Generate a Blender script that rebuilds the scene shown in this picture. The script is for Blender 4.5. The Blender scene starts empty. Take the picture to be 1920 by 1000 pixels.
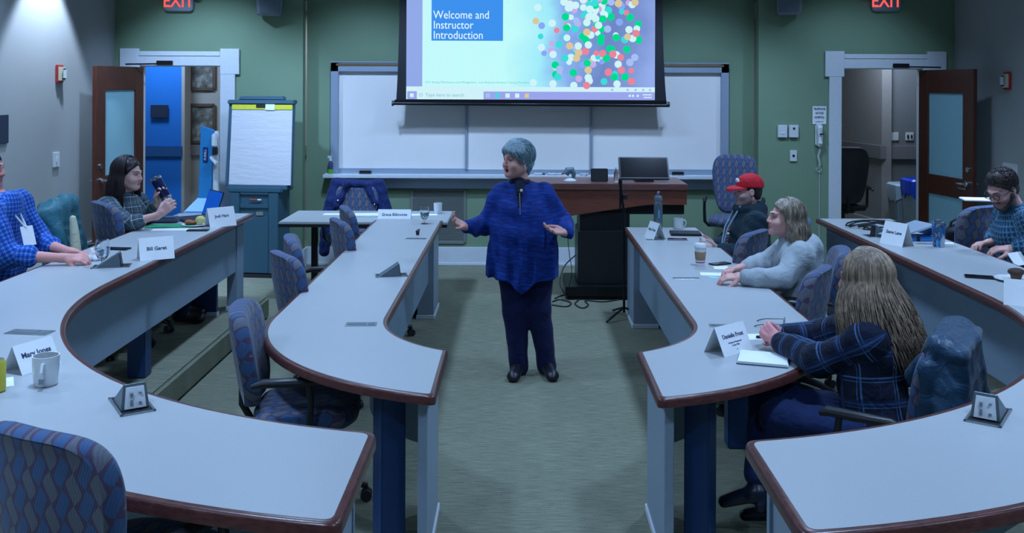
import bpy, bmesh, math, random
import numpy as np
from mathutils import Vector, Matrix, Euler
random.seed(7)
C = bpy.context.scene.collection
PI = math.pi
# ---------------------------------------------------------------- camera numbers
F, PX, PY, ROLL, CAMH = 1800.0, 975.0, 155.0, 0.004, 2.0
def unroll(px, py):
    return px + ROLL*(py-PY), py - ROLL*(px-PX)
def W(px, py, Y):                    # a point at depth Y
    x, y = unroll(px, py)
    return Vector(((x-PX)*Y/F, Y, CAMH-(y-PY)*Y/F))
def T(px, py, z):                    # a point on the level z
    x, y = unroll(px, py)
    Y = F*(CAMH-z)/(y-PY)
    return Vector(((x-PX)*Y/F, Y, z))
# ---------------------------------------------------------------- object helpers
def meta(o, label=None, cat=None, group=None, kind=None):
    if label: o['label'] = label
    if cat: o['category'] = cat
    if group: o['group'] = group
    if kind: o['kind'] = kind
    return o
def thing(name, label, cat, loc=(0,0,0), rz=0, group=None):
    o = bpy.data.objects.new(name, None); C.objects.link(o)
    o.empty_display_size = .1
    o.location = loc; o.rotation_euler = (0,0,rz)
    return meta(o, label, cat, group)
def dup(root, loc=None, rz=None, label=None, group=None):
    r = root.copy(); C.objects.link(r)
    if loc is not None: r.location = loc
    if rz is not None: r.rotation_euler = (0,0,rz)
    if label: r['label'] = label
    if group: r['group'] = group
    for ch in list(root.children):
        c = ch.copy(); C.objects.link(c); c.parent = r
        for g in list(ch.children):
            d = g.copy(); C.objects.link(d); d.parent = c
    return r
class MB:
    """collects shapes; build() links them as ONE mesh object"""
    def __init__(s): s.v=[]; s.f=[]; s.m=[]; s.mi=0; s.M=Matrix.Identity(4)
    def at(s, loc=(0,0,0), rz=0, rx=0, ry=0):
        s.M = Matrix.Translation(loc) @ Euler((rx,ry,rz),'XYZ').to_matrix().to_4x4(); return s
    def add(s, vs, fs):
        n=len(s.v)
        s.v += [s.M @ Vector(v) for v in vs]
        s.f += [tuple(i+n for i in f) for f in fs]; s.m += [s.mi]*len(fs); return s
    def box(s, x0,x1,y0,y1,z0,z1):
        vs=[(x,y,z) for z in (z0,z1) for y in (y0,y1) for x in (x0,x1)]
        return s.add(vs,[(0,2,3,1),(4,5,7,6),(0,1,5,4),(1,3,7,5),(3,2,6,7),(2,0,4,6)])
    def loft(s, rings, caps=True, closed=True):
        n=len(rings[0]); vs=[p for r in rings for p in r]; fs=[]
        for i in range(len(rings)-1):
            for j in range(n if closed else n-1):
                k=(j+1)%n
                fs.append((i*n+j,i*n+k,(i+1)*n+k,(i+1)*n+j))
        if caps:
            fs.append(tuple(reversed(range(n)))); fs.append(tuple((len(rings)-1)*n+j for j in range(n)))
        return s.add(vs,fs)
    def prism(s, poly, z0, z1):
        return s.loft([[(x,y,z0) for x,y in poly],[(x,y,z1) for x,y in poly]])
    def tube(s, path, r, n=10, caps=True, closed=False):
        P=[Vector(p) for p in path]; rs=r if isinstance(r,(list,tuple)) else [r]*len(P)
        rings=[]; up=None
        for i,p in enumerate(P):
            a=P[(i-1)%len(P)] if (closed or i>0) else P[i]; b=P[(i+1)%len(P)] if (closed or i<len(P)-1) else P[i]
            t=(b-a).normalized() if (b-a).length>1e-9 else Vector((0,0,1))
            if up is None:
                up=Vector((0,0,1)) if abs(t.z)<.9 else Vector((1,0,0))
            u=t.cross(up)
            if u.length<1e-6: u=t.orthogonal()
            u.normalize(); w=u.cross(t).normalized(); up=w
            rings.append([p+rs[i]*(math.cos(2*PI*k/n)*u+math.sin(2*PI*k/n)*w) for k in range(n)])
        if closed: rings.append(rings[0]); caps=False
        return s.loft(rings,caps)
    def cyl(s, a, b, r1, r2=None, n=20):
        return s.tube([a,b],[r1,r1 if r2 is None else r2],n)
    def lathe(s, prof, n=24):
        return s.loft([[(r*math.cos(2*PI*k/n),r*math.sin(2*PI*k/n),z) for k in range(n)] for r,z in prof])
    def ell(s, c, r, n=16, m=10):
        r=(r,r,r) if isinstance(r,(int,float)) else r
        return s.loft([[(c[0]+r[0]*math.sin(PI*(i+.02)/(m+.04))*math.cos(2*PI*k/n),c[1]+r[1]*math.sin(PI*(i+.02)/(m+.04))*math.sin(2*PI*k/n),c[2]-r[2]*math.cos(PI*(i+.02)/(m+.04))) for k in range(n)] for i in range(m+1)])
    def disc(s, c, r, n=20, nrm='y'):
        vs=[(c[0]+r*math.cos(2*PI*k/n), c[1], c[2]+r*math.sin(2*PI*k/n)) if nrm=='y' else (c[0]+r*math.cos(2*PI*k/n), c[1]+r*math.sin(2*PI*k/n), c[2]) for k in range(n)]
        return s.add(vs,[tuple(range(n))])
    def build(s, name, mat, parent=None, bev=0, seg=2, ang=35, kind=None, loc=None, smooth=True, origin=None):
        off=Vector(origin) if origin is not None else Vector((0,0,0))
        me=bpy.data.meshes.new(name)
        me.from_pydata([tuple(v-off) for v in s.v],[],s.f)
        mats=mat if isinstance(mat,(list,tuple)) else [mat]
        for m in mats: me.materials.append(m)
        for p,i in zip(me.polygons,s.m): p.material_index=i
        bm=bmesh.new(); bm.from_mesh(me)
        bmesh.ops.recalc_face_normals(bm,faces=bm.faces)
        big=[f for f in bm.faces if len(f.verts)>60]
        if big: bmesh.ops.triangulate(bm,faces=big,ngon_method='BEAUTY')
        if bev>0:
            es=[e for e in bm.edges if len(e.link_faces)==2 and e.calc_face_angle(0)>math.radians(30)]
            bmesh.ops.bevel(bm,geom=es,offset=bev,segments=seg,affect='EDGES',clamp_overlap=True)
        if smooth:
            for f in bm.faces: f.smooth=True
            for e in bm.edges:
                e.smooth = len(e.link_faces)==2 and e.calc_face_angle(0)<math.radians(ang)
        bm.to_mesh(me); bm.free()
        o=bpy.data.objects.new(name,me); C.objects.link(o)
        if origin is not None: o.location=off
        if parent is not None: o.parent=parent
        if kind: o['kind']=kind
        return o
def text(name, body, size, mat, loc, rot, parent=None, align='CENTER', depth=.0006, bold=0.0):
    cu=bpy.data.curves.new(name,'FONT'); cu.body=body; cu.size=size; cu.align_x=align; cu.align_y='CENTER'
    cu.extrude=depth; cu.offset=bold; cu.resolution_u=3; cu.space_line=.85
    t=bpy.data.objects.new(name,cu); C.objects.link(t)
    dg=bpy.context.evaluated_depsgraph_get(); dg.update()
    me=bpy.data.meshes.new_from_object(t.evaluated_get(dg)); C.objects.unlink(t); bpy.data.objects.remove(t)
    me.materials.clear(); me.materials.append(mat)
    o=bpy.data.objects.new(name,me); C.objects.link(o); o.location=loc; o.rotation_euler=rot
    if parent is not None: o.parent=parent
    return o
# ---------------------------------------------------------------- materials
def lin(c):
    return tuple(((x/255)/12.92 if x/255<=.04045 else ((x/255+.055)/1.055)**2.4) for x in c)+(1,)
class NT:
    def __init__(s, name):
        s.m=bpy.data.materials.new(name); s.m.use_nodes=True; s.t=s.m.node_tree; s.n=s.t.nodes; s.l=s.t.links
        s.b=s.n['Principled BSDF']
    def new(s,typ,**kw):
        n=s.n.new(typ)
        for k,v in kw.items():
            if k.startswith('i_'):
                key=k[2:]; key=int(key) if key.isdigit() else key.replace('_',' ')
                n.inputs[key].default_value=v
            else: setattr(n,k,v)
        return n
    def link(s,a,b): s.l.new(a,b)
    def coord(s,kind='Object',scale=(1,1,1),rot=(0,0,0)):
        tc=s.new('ShaderNodeTexCoord'); mp=s.new('ShaderNodeMapping'); mp.inputs['Scale'].default_value=scale; mp.inputs['Rotation'].default_value=rot
        s.link(tc.outputs[kind],mp.inputs['Vector']); return mp.outputs['Vector']
    def ramp(s,fac,stops,interp='LINEAR'):
        r=s.new('ShaderNodeValToRGB'); r.color_ramp.interpolation=interp
        e=r.color_ramp.elements
        while len(e)<len(stops): e.new(.5)
        for x,(p,c) in zip(e,stops): x.position=p; x.color=c if len(c)==4 else tuple(c)+(1,)
        s.link(fac,r.inputs['Fac']); return r.outputs['Color']
    def math(s,op,a,b=None,c=None):
        n=s.new('ShaderNodeMath',operation=op)
        for i,x in enumerate((a,b,c)):
            if x is None: continue
            if isinstance(x,(int,float)): n.inputs[i].default_value=x
            else: s.link(x,n.inputs[i])
        return n.outputs[0]
    def mix(s,fac,a,b,blend='MIX'):
        n=s.new('ShaderNodeMix',data_type='RGBA',blend_type=blend)
        for k,x in ((0,fac),(6,a),(7,b)):
            if isinstance(x,(int,float)): n.inputs[k].default_value=x
            elif isinstance(x,tuple): n.inputs[k].default_value=x
            else: s.link(x,n.inputs[k])
        return n.outputs[2]
    def bump(s,h,strength=.3,dist=.01):
        b=s.new('ShaderNodeBump'); b.inputs['Strength'].default_value=strength; b.inputs['Distance'].default_value=dist
        s.link(h,b.inputs['Height']); s.link(b.outputs['Normal'],s.b.inputs['Normal'])
    def noise(s,vec,scale,detail=3,rough=.5):
        n=s.new('ShaderNodeTexNoise'); n.inputs['Scale'].default_value=scale; n.inputs['Detail'].default_value=detail; n.inputs['Roughness'].default_value=rough
        s.link(vec,n.inputs['Vector']); return n.outputs['Fac']
    def base(s,c,rough=.5,metal=0,spec=.5):
        if isinstance(c,tuple): s.b.inputs['Base Color'].default_value=c
        else: s.link(c,s.b.inputs['Base Color'])
        s.b.inputs['Roughness'].default_value=rough; s.b.inputs['Metallic'].default_value=metal
        s.b.inputs['Specular IOR Level'].default_value=spec; return s
def col(r,g,b): return (r,g,b,1)
def simple(name, c, rough=.5, metal=0, var=.08, vscale=30, bump=0, spec=.5):
    m=NT(name); v=m.coord()
    n=m.noise(v,vscale,3)
    d=tuple(x*(1-var) for x in c[:3])+(1,); u=tuple(min(1,x*(1+var)) for x in c[:3])+(1,)
    m.base(m.mix(n,d,u),rough,metal,spec)
    if bump: m.bump(m.noise(v,vscale*6,2),bump,.002)
    return m.m
def emis(name, c, s):
    m=NT(name); m.base(col(0,0,0),.8,0,0); m.b.inputs['Emission Color'].default_value=c; m.b.inputs['Emission Strength'].default_value=s
    return m.m
M={}
M['white_paint']=simple('white_paint',col(.62,.66,.70),.45)
M['wall_pale']=simple('wall_pale',col(.34,.355,.345),.85,0,.04,3,.15)
M['wall_green']=simple('wall_green',col(.185,.275,.175),.85,0,.05,2.5,.15)
M['ceiling_white']=simple('ceiling_white',col(.32,.34,.36),.9)
M['whiteboard']=simple('whiteboard_surface',col(.82,.80,.78),.35,0,.02,4)
M['aluminium']=simple('pale_metal',col(.33,.40,.5),.4,.3,.05)
M['paper']=simple('paper',col(.80,.83,.84),.8,0,.03,60)
M['black']=simple('black_plastic',col(.010,.011,.014),.42)
M['black_rubber']=simple('black_rubber',col(.015,.015,.018),.7)
M['black_metal']=simple('black_metal',col(.012,.013,.016),.35,.5)
M['chrome']=simple('chrome',col(.6,.63,.66),.18,1)
M['steel']=simple('brushed_steel',col(.35,.38,.40),.32,.9)
M['grey_plastic']=simple('grey_plastic',col(.22,.26,.30),.5)
M['white_plastic']=simple('white_plastic',col(.62,.65,.66),.4)
M['white_ceramic']=simple('white_ceramic',col(.70,.73,.74),.15)
M['teal_plastic']=simple('teal_cabinet_plastic',col(.035,.105,.15),.55)
M['panel_grey']=simple('panel_grey',col(.21,.29,.36),.7,0,.05,25,.1)
M['leg_blue']=simple('leg_navy_paint',col(.010,.045,.14),.45)
M['end_panel']=simple('end_panel_paint',col(.26,.33,.40),.45)
M['red_plastic']=simple('red_plastic',col(.42,.03,.03),.4)
M['brass']=simple('dull_brass',col(.20,.12,.05),.5,.5)
M['ink']=simple('ink',col(.04,.05,.12),.7)
M['yellow_strip']=simple('yellow_strip',col(.65,.62,.03),.6)
M['sign_grey']=simple('sign_grey',col(.32,.34,.36),.6)
M['dark_blue_sign']=simple('dark_sign',col(.012,.022,.05),.5)
M['hall_blue']=simple('hall_blue_lit',col(.004,.15,.55),.7,0,.05,2)  # left hallway wall: its blue lighting is put into the base colour
M['hall_pale']=simple('hall_pale_paint',col(.33,.33,.32),.8,0,.05,3)
M['hall_band']=simple('hall_band_paint',col(.19,.18,.19),.7)
M['grille']=simple('grille_paint',col(.17,.19,.17),.6)
def wood_mat(name,c1,c2,rough=.35,scale=(3,3,30),rot=(0,0,0)):
    m=NT(name); v=m.coord('Object',scale,rot)
    n=m.noise(v,6,6,.65); m.base(m.ramp(n,[(.3,c1),(.7,c2)]),rough); m.bump(n,.08,.002); return m.m
M['door_wood']=wood_mat('dark_red_door_wood',col(.045,.012,.008),col(.095,.027,.014),.35,(14,14,1.2))
M['edge_wood']=wood_mat('mahogany_edge',col(.055,.018,.016),col(.14,.045,.035),.28,(6,6,20))
M['desk_wood']=wood_mat('cherry_wood',col(.16,.045,.028),col(.24,.075,.045),.4,(1.2,6,9))
M['desk_top']=wood_mat('cherry_top',col(.12,.05,.045),col(.19,.075,.06),.35,(1.2,6,9))
# laminate
m=NT('speckled_laminate'); v=m.coord()
n=m.noise(v,420,2,.6); n2=m.noise(v,1.6,3,.5)
a=m.ramp(n,[(.35,col(.34,.36,.365)),(.65,col(.43,.455,.46))])
m.base(m.mix(m.math('MULTIPLY',n2,.12),a,col(.30,.33,.36)),.38); M['laminate']=m.m
# carpet: fine ribs across, blotchy
m=NT('ribbed_carpet'); v=m.coord('Object',(5,75,75)); v1=m.coord()
n=m.noise(v,1.6,4,.7); n2=m.noise(v1,150,3,.7); n3=m.noise(v1,2.2,3,.5)
a=m.ramp(n,[(.34,col(.105,.115,.082)),(.66,col(.31,.32,.225))])
b=m.mix(m.math('MULTIPLY',n2,.55),a,m.ramp(n2,[(.3,col(.09,.10,.07)),(.7,col(.36,.37,.27))]))
b=m.mix(m.math('MULTIPLY',n3,.3),b,col(.15,.165,.12))
m.base(b,.95,0,.1); m.bump(m.math('ADD',n,n2),.6,.006); M['carpet']=m.m
# chair fabric: rows of leaf shapes, three colours
def fabric(name, axes, cols=None, sc=1.0):
    cols=cols or (col(.070,.045,.090),col(.035,.105,.24),col(.13,.145,.17),col(.035,.04,.09))
    m=NT(name); tc=m.new('ShaderNodeTexCoord'); sp=m.new('ShaderNodeSeparateXYZ'); m.link(tc.outputs['Object'],sp.inputs[0])
    g={'x':sp.outputs[0],'y':sp.outputs[1],'z':sp.outputs[2]}
    u=m.math('MULTIPLY',m.math('ADD',g[axes[0]],m.math('MULTIPLY',g[axes[1]],.55)),29*sc)
    w=m.math('MULTIPLY',g[axes[2]],12*sc)
    u=m.math('ADD',u,m.math('MULTIPLY',m.math('SINE',m.math('MULTIPLY',w,2*PI)),.16))
    f1=m.math('FRACT',u); i1=m.math('FLOOR',u); par=m.math('PINGPONG',i1,1)
    w2=m.math('ADD',w,m.math('MULTIPLY',par,.5)); lens=m.math('ABSOLUTE',m.math('SINE',m.math('MULTIPLY',w2,PI)))
    inside=m.math('LESS_THAN',m.math('ABSOLUTE',m.math('SUBTRACT',f1,.5)),m.math('MULTIPLY',lens,.56))
    k=m.math('FRACT',m.math('ADD',m.math('MULTIPLY',i1,.5),.1))
    leaf=m.mix(m.math('GREATER_THAN',k,.5),cols[1],cols[2])
    c=m.mix(inside,cols[0],leaf)
    st=m.math('SINE',m.math('MULTIPLY',u,26)); n=m.noise(m.coord('Object',(1,1,1)),260,2)
    c=m.mix(m.math('MULTIPLY',m.math('ADD',st,1),.14),c,cols[3])
    c=m.mix(m.math('MULTIPLY',n,.22),c,col(.12,.12,.17))
    m.base(c,.85,0,.25); m.b.inputs['Sheen Weight'].default_value=.15
    m.bump(m.math('ADD',n,m.math('MULTIPLY',st,.3)),.25,.002); return m.m
M['fabric_back']=fabric('leaf_pattern_fabric','xyz')
M['fabric_seat']=fabric('leaf_pattern_seat_fabric','xzy')
def glassy(name,c,rough=.02,trans=1.0,ior=1.45):
    m=NT(name); m.base(c,rough); m.b.inputs['Transmission Weight'].default_value=trans; m.b.inputs['IOR'].default_value=ior; return m.m
M['glass']=glassy('clear_glass',col(.95,.98,1))
m=NT('door_glass'); m.base(col(.34,.60,.66),.14); m.b.inputs['Transmission Weight'].default_value=.35; m.b.inputs['IOR'].default_value=1.2; M['door_glass']=m.m
# ---------------------------------------------------------------- room shell
YC, YS = 10.5, 10.3          # centre wall plane, side wall planes
XL, XR = -4.35, 4.66
HC = 3.45
def struct(o, label=None):
    o['kind']='structure'
    return o
dl=(W(414,125,YS).x, W(262,125,YS).x)   # left doorway x range
DLX0, DLX1 = -4.07, -3.21
DRX0, DRX1 = 3.445, 4.31
DZ = 2.165
fl=MB().box(XL-.2,XR+.2,-1.5,13.6,-.1,0).build('floor',M['carpet']); struct(fl)
ce=MB().box(XL-.2,XR+.2,-1.5,YC+.1,HC,HC+.1).build('ceiling',M['ceiling_white']); struct(ce)
wl=MB().box(XL-.15,XL,-1.5,YS+.15,0,HC).build('wall_left',M['wall_pale']); struct(wl)
wr=MB().box(XR,XR+.15,-1.5,YS+.15,0,HC).build('wall_right',M['wall_pale']); struct(wr)
wb=MB().box(XL-.15,XR+.15,-1.65,-1.5,0,HC).build('wall_rear',M['wall_pale']); struct(wb)
CX0,CX1=-2.33,2.56
w=MB(); w.box(CX0-.001,CX1+.001,YC,YC+.15,0,HC)
w.box(XL,DLX0,YS,YS+.12,0,HC); w.box(DLX1,CX0,YS,YS+.12,0,HC); w.box(DLX0,DLX1,YS,YS+.12,DZ,HC)
w.box(CX1,DRX0,YS,YS+.12,0,HC); w.box(DRX1,XR,YS,YS+.12,0,HC); w.box(DRX0,DRX1,YS,YS+.12,DZ,HC)
struct(w.build('wall_front',M['wall_green'],smooth=False))
b=MB(); b.box(CX0,CX1,YC-.018,YC,0,.2); b.box(CX0,CX1,YC-.028,YC,0,.03)
struct(b.build('baseboard_front',M['white_paint'],bev=.004))
b=MB(); b.box(DLX1+.2,CX0,YS-.018,YS,0,.2); b.box(CX0,CX0+.018,YS,YC-.02,0,.2); struct(b.build('baseboard_front_left',M['white_paint'],bev=.004))
b=MB(); b.box(CX1,DRX0-.2,YS-.018,YS,0,.2); b.box(CX1-.018,CX1,YS,YC-.02,0,.2); struct(b.build('baseboard_front_right',M['white_paint'],bev=.004))
b=MB(); b.box(XL,XL+.018,-1.4,YS-.1,.18,.38); struct(b.build('baseboard_left',M['white_paint'],bev=.004))
b=MB(); b.box(XR-.018,XR,-1.4,YS-.1,.18,.38); struct(b.build('baseboard_right',M['white_paint'],bev=.004))
# carpeted platforms under the outer tables, edge curved round the inner ring
def platform(name, s, xc, yc, r, xw, yb, xend):
    pts=[(xw,yb),(xc+s*r,yb),(xc+s*r,yc)]
    a0=0; 
    a1=math.acos(max(-1,min(1,(s*(xend-xc))/r)))
    for i in range(1,25):
        a=a1*i/24
        pts.append((xc+s*r*math.cos(a), yc-r*math.sin(a)))
    pts+=[(xend,-1.5),(xw,-1.5)]
    if s<0: pts=pts[::-1]
    o=MB().prism(pts,0.0,.18).build(name,M['carpet'],bev=.02,seg=3); return struct(o)
platform('floor_platform_left',-1,.01,5.6,2.13,XL,8.15,-.3)
platform('floor_platform_right',1,.33,5.4,1.98,XR,8.0,.55)
# door casings with eared corners
def casing(name, x0, x1, lx0, lx1, zt):
    m=MB(); y0=YS-.03; w=.17; t=2.36
    m.box(lx0,x0,y0,YS+.02,0,zt) ; m.box(x1,lx1,y0,YS+.02,0,zt)
    m.box(lx0,lx1,y0,YS+.02,zt,zt+.155)
    e=.045
    m.box(lx0-e,lx0+.16,y0-.004,YS+.02,zt-.09,zt+.185); m.box(lx1-.16,lx1+e,y0-.004,YS+.02,zt-.09,zt+.185)
    m.box(lx0+.16,lx1-.16,y0-.010,YS,zt+.105,zt+.155)
    m.box(x0-.02,x0+.006,YS,YS+.125,0,zt); m.box(x1-.006,x1+.02,YS,YS+.125,0,zt); m.box(x0,x1,YS,YS+.125,zt-.006,zt+.02)
    return struct(m.build(name,M['white_paint'],bev=.005,seg=1))
casing('trim_1',DLX0,DLX1,-4.24,-3.05,DZ)
casing('trim_2',DRX0,DRX1,3.31,4.52,DZ)
# door leaves, open into the room
def door(name, hx, fx, fy, s):
    L=math.hypot(fx-hx,fy-(YS-.02)); ang=math.atan2(fy-(YS-.02),fx-hx)
    t=thing(name,None,None,(hx,YS-.02,0),ang); t['kind']='structure'
    y0,y1=(-.022,.022); zt=2.15
    fr=MB(); st=.17
    fr.box(0,st,y0,y1,.01,zt); fr.box(L-st,L,y0,y1,.01,zt); fr.box(st,L-st,y0,y1,zt-.24,zt); fr.box(st,L-st,y0,y1,.01,.28); fr.box(st,L-st,y0,y1,.86,1.06)
    fr.build('door_frame_leaf',M['door_wood'],t,bev=.004,seg=1)
    g=MB(); g.box(st-.005,L-st+.005,-.006,.006,1.06,zt-.24); g.build('door_glass_pane',M['door_glass'],t)
    g=MB(); g.box(st-.005,L-st+.005,-.006,.006,.28,.86); g.build('door_glass_pane',M['door_glass'],t)
    h=MB()
    for sy in (-1,1):
        h.at((L-.075,0,1.02)); h.cyl((0,sy*.02,0),(0,sy*.05,0),.028); h.tube([(0,sy*.05,0),(0,sy*.075,0),(-.02,sy*.08,0),(-.11,sy*.08,-.005)],.010,8)
        h.at((L-.075,0,1.16)); h.cyl((0,sy*.02,0),(0,sy*.035,0),.026)
    h.at(); h.build('door_handle',M['chrome'],t)
    k=MB(); k.box(L-.24,L-.10,-.03,-.02,.955,.975); k.build('door_latch_plate',M['chrome'],t)
    return t
door('door_1',DLX0+.02,-4.15,9.36,1)
door('door_2',DRX1-.02,4.44,9.36,1)
# door closers on the head casing
def closer(x, s, lab):
    t=thing('door_closer',lab,'door closer',(x,YS-.035,DZ+.03),0,'door closers')
    MB().box(-.085,.085,-.03,0,-.02,.025).build('closer_body',M['black_metal'],t,bev=.004)
    MB().tube([(s*.08,-.02,-.01),(s*.2,-.16,-.015),(s*.30,-.3,-.02)],.008,8).build('closer_arm',M['black_metal'],t)
closer(W(312,117,YS).x,-1,'black door closer on the white casing above the left doorway')
closer(W(1686,123,YS).x,1,'black door closer on the white casing above the right doorway')
# hallway beyond the doorways
m=MB(); m.box(-5.2,-4.23,12.0,12.1,0,3); struct(m.build('wall_hall_left',M['hall_blue']))
m=MB(); m.box(-4.23,-2.2,12.25,12.35,0,3); m.box(-4.23,-4.19,12.0,12.3,0,3); struct(m.build('wall_hall_left_far',M['hall_pale']))
m=MB(); m.box(-5.2,-4.22,11.98,12.0,1.06,1.19); struct(m.build('trim_3',simple('hall_blue_band',col(.01,.08,.25),.6)))
m=MB(); m.box(-5.2,-4.22,11.97,12.0,0,.24); struct(m.build('baseboard_hall_left',simple('hall_blue_base',col(.01,.11,.33),.6)))
m=MB(); m.box(-4.19,-2.2,12.22,12.25,1.06,1.19); struct(m.build('trim_5',M['hall_band']))
m=MB(); 
m.loft([[(4.22,13.3,0),(4.22,13.3,3),(4.32,13.3,3),(4.32,13.3,0)],[(4.45,11.8,0),(4.45,11.8,3),(4.55,11.75,3),(4.55,11.75,0)]]); struct(m.build('wall_hall_right',simple('hall_grey_paint',col(.24,.23,.225),.8)))
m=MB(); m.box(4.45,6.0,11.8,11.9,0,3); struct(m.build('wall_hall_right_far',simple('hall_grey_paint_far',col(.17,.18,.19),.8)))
m=MB(); m.box(4.45,6.0,11.775,11.8,1.08,1.24); m.loft([[(4.20,13.3,1.08),(4.20,13.3,1.24),(4.30,13.3,1.24),(4.30,13.3,1.08)],[(4.43,11.78,1.08),(4.43,11.78,1.24),(4.53,11.78,1.24),(4.53,11.78,1.08)]]); struct(m.build('trim_4',M['hall_band']))
m=MB(); m.box(4.45,6.0,11.77,11.8,0,.32); m.loft([[(4.20,13.3,0),(4.20,13.3,.32),(4.30,13.3,.32),(4.30,13.3,0)],[(4.43,11.77,0),(4.43,11.77,.32),(4.53,11.77,.32),(4.53,11.77,0)]]); struct(m.build('baseboard_hall_right',M['hall_pale']))
m=MB(); m.box(-5.4,6.2,13.5,13.6,0,3); m.box(-5.3,-5.2,10.7,13.5,0,3); m.box(6.0,6.1,10.7,13.5,0,3); struct(m.build('wall_hall_back',M['hall_pale']))
m=MB(); m.box(-5.3,6.1,10.65,13.6,2.9,3.0); struct(m.build('ceiling_hall',M['ceiling_white']))
# ---------------------------------------------------------------- horseshoe tables
def half_ring(s, xc, yc, r, xe, yb, off_e=0.0, n=40):
    """centre-line-side curve at radius r: from the back end to the aisle end"""
    p=[(xc+s*r,yb-i*(yb-yc)/12) for i in range(12)]
    a1=math.acos(max(-1,min(1,s*(xe-xc)/r)))
    for i in range(n+1):
        a=a1*i/n; p.append((xc+s*r*math.cos(a),yc-r*math.sin(a)))
    return p
def fillet(poly, rad, idx):
    out=[]
    n=len(poly)
    for i,p in enumerate(poly):
        if i in idx:
            P=Vector(p); A=Vector(poly[(i-1)%n]); B=Vector(poly[(i+1)%n])
            a=(A-P).normalized(); b=(B-P).normalized()
            p0=P+a*min(rad,(A-P).length*.9); p1=P+b*min(rad,(B-P).length*.9)
            for k in range(7):
                t=k/6; q=(1-t)**2*p0+2*t*(1-t)*P+t*t*p1; out.append((q.x,q.y))
        else: out.append(tuple(p))
    return out
def horseshoe(label, s, xc, yc, ri, ro, xe, yb, zt, zf, posts, lab_grp):
    base=Vector((xc+s*(ri+ro)/2,(yc+yb)/2,zf))
    t=thing('conference_table',label,'table',base)
    sh=lambda mb: mb
    def mk(): 
        q=MB(); q.M=Matrix.Translation(-base); return q
    def outline(d, dend):
        inn=half_ring(s,xc,yc,ri+d,xe+(-s)*0+s*dend,yb-dend)
        out=half_ring(s,xc,yc,ro-d,xe+s*dend,yb-dend)
        poly=inn+out[::-1]
        i1=len(inn)-1; i2=len(inn)
        return poly,(i1,i2)
    def shape(d):
        po,ids=outline(d,d)
        return fillet(po,max(.012,.035-d*.6),(ids[1],)) if zt<.8 else fillet(po,max(.012,.045-d*.6),ids)
    th=.038
    pf=shape(0)
    e=mk()
    def ins(poly,d):      # inset by walking normals
        n=len(poly); r=[]
        area=sum(poly[i][0]*poly[(i+1)%n][1]-poly[(i+1)%n][0]*poly[i][1] for i in range(n))
        sg=1 if area>0 else -1
        for i in range(n):
            a=Vector(poly[i-1]);b=Vector(poly[(i+1)%n]); tt=(b-a)
            # corner mitre
            p=Vector(poly[i]); t1=(p-a); t2=(b-p)
            if t1.length<1e-6 or t2.length<1e-6: t1=t2=tt
            t1.normalize(); t2.normalize(); n1=Vector((-t1.y,t1.x))*sg; n2=Vector((-t2.y,t2.x))*sg
            nn=(n1+n2); nn=nn/max(.3,nn.dot(n1)) 
            r.append((p.x+nn.x*d,p.y+nn.y*d))
        return r
    p1=shape(.010); p2=shape(.024)
    z=zt
    R=lambda poly,zz:[(x,y,zz) for x,y in poly]
    e.loft([R(p2,z-th),R(pf,z-th),R(pf,z-.010),R(shape(.003),z-.003),R(p1,z),R(p2,z),R(p2,z-th)],caps=False)
    e.build('wood_edging',M['edge_wood'],t,ang=50)
    q=mk(); d=.0235; A=half_ring(s,xc,yc,ri+d,xe+s*d,yb-d); B=half_ring(s,xc,yc,ro-d,xe+s*d,yb-d)
    n_=len(A); sp_=shape(d); k0=n_-1; tail=sp_[k0:len(sp_)-(n_-1)]      # rounded aisle corners
    for zz in (z-th,z+.0005):
        for i in range(n_-2):
            q.add([(A[i][0],A[i][1],zz),(A[i+1][0],A[i+1][1],zz),(B[i+1][0],B[i+1][1],zz),(B[i][0],B[i][1],zz)],[(0,1,2,3)])
        q.add([(x,y,zz) for x,y in [A[n_-2]]+list(tail)+[B[n_-2]]],[tuple(range(len(tail)+2))])
    q.build('tabletop',M['laminate'],t,smooth=False)
    # modesty panel following the inner curve
    mp=mk(); a=half_ring(s,xc,yc,ri+.07,xe+s*.06,yb-.05); b=half_ring(s,xc,yc,ri+.092,xe+s*.06,yb-.05)
    mp.prism(a+b[::-1],zf+.31,z-th); mp.build('modesty_panel',M['panel_grey'],t)
    # end support panels
    for (x0,x1,y0,y1,mt) in posts['panels']:
        q=mk(); q.box(x0,x1,y0,y1,zf,z-th); q.build('end_panel',M[mt],t,bev=.003,seg=1)
        q=mk(); q.box(x0-.008,x1+.008,y0-.008,y1+.008,zf,zf+.035); q.build('base_trim',M['white_paint'],t,bev=.003,seg=1)
    for (x,y,a) in posts['posts']:
        q=mk(); q.M=q.M@Matrix.Translation((x,y,0))@Matrix.Rotation(a,4,'Z')
        q.box(-.055,.055,-.055,.055,zf,z-th); q.build('leg',M['leg_blue'],t,bev=.006)
    return t
ZI, ZO, PF = .74, .92, .18
horseshoe('empty-seated speckled grey table with mahogany edge, inner ring left of the aisle',-1,.02,5.14,.717,1.343,-.335,8.75,ZI,0,
  dict(panels=[(-.415,-.375,3.95,4.48,'end_panel'),(-.86,-.72,8.1,8.55,'end_panel')],posts=[(-.555,4.12,.5),(-.98,6.6,0)]),'')
horseshoe('speckled grey table with coffee cup and notebook, inner ring right of the aisle',1,.27,5.08,.64,1.29,.555,8.40,ZI,0,
  dict(panels=[(.60,.64,3.95,4.48,'end_panel'),(.93,1.13,7.82,8.25,'end_panel')],posts=[(.78,4.12,-.5),(1.2,5.3,0),(1.2,6.8,0)]),'')
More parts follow.
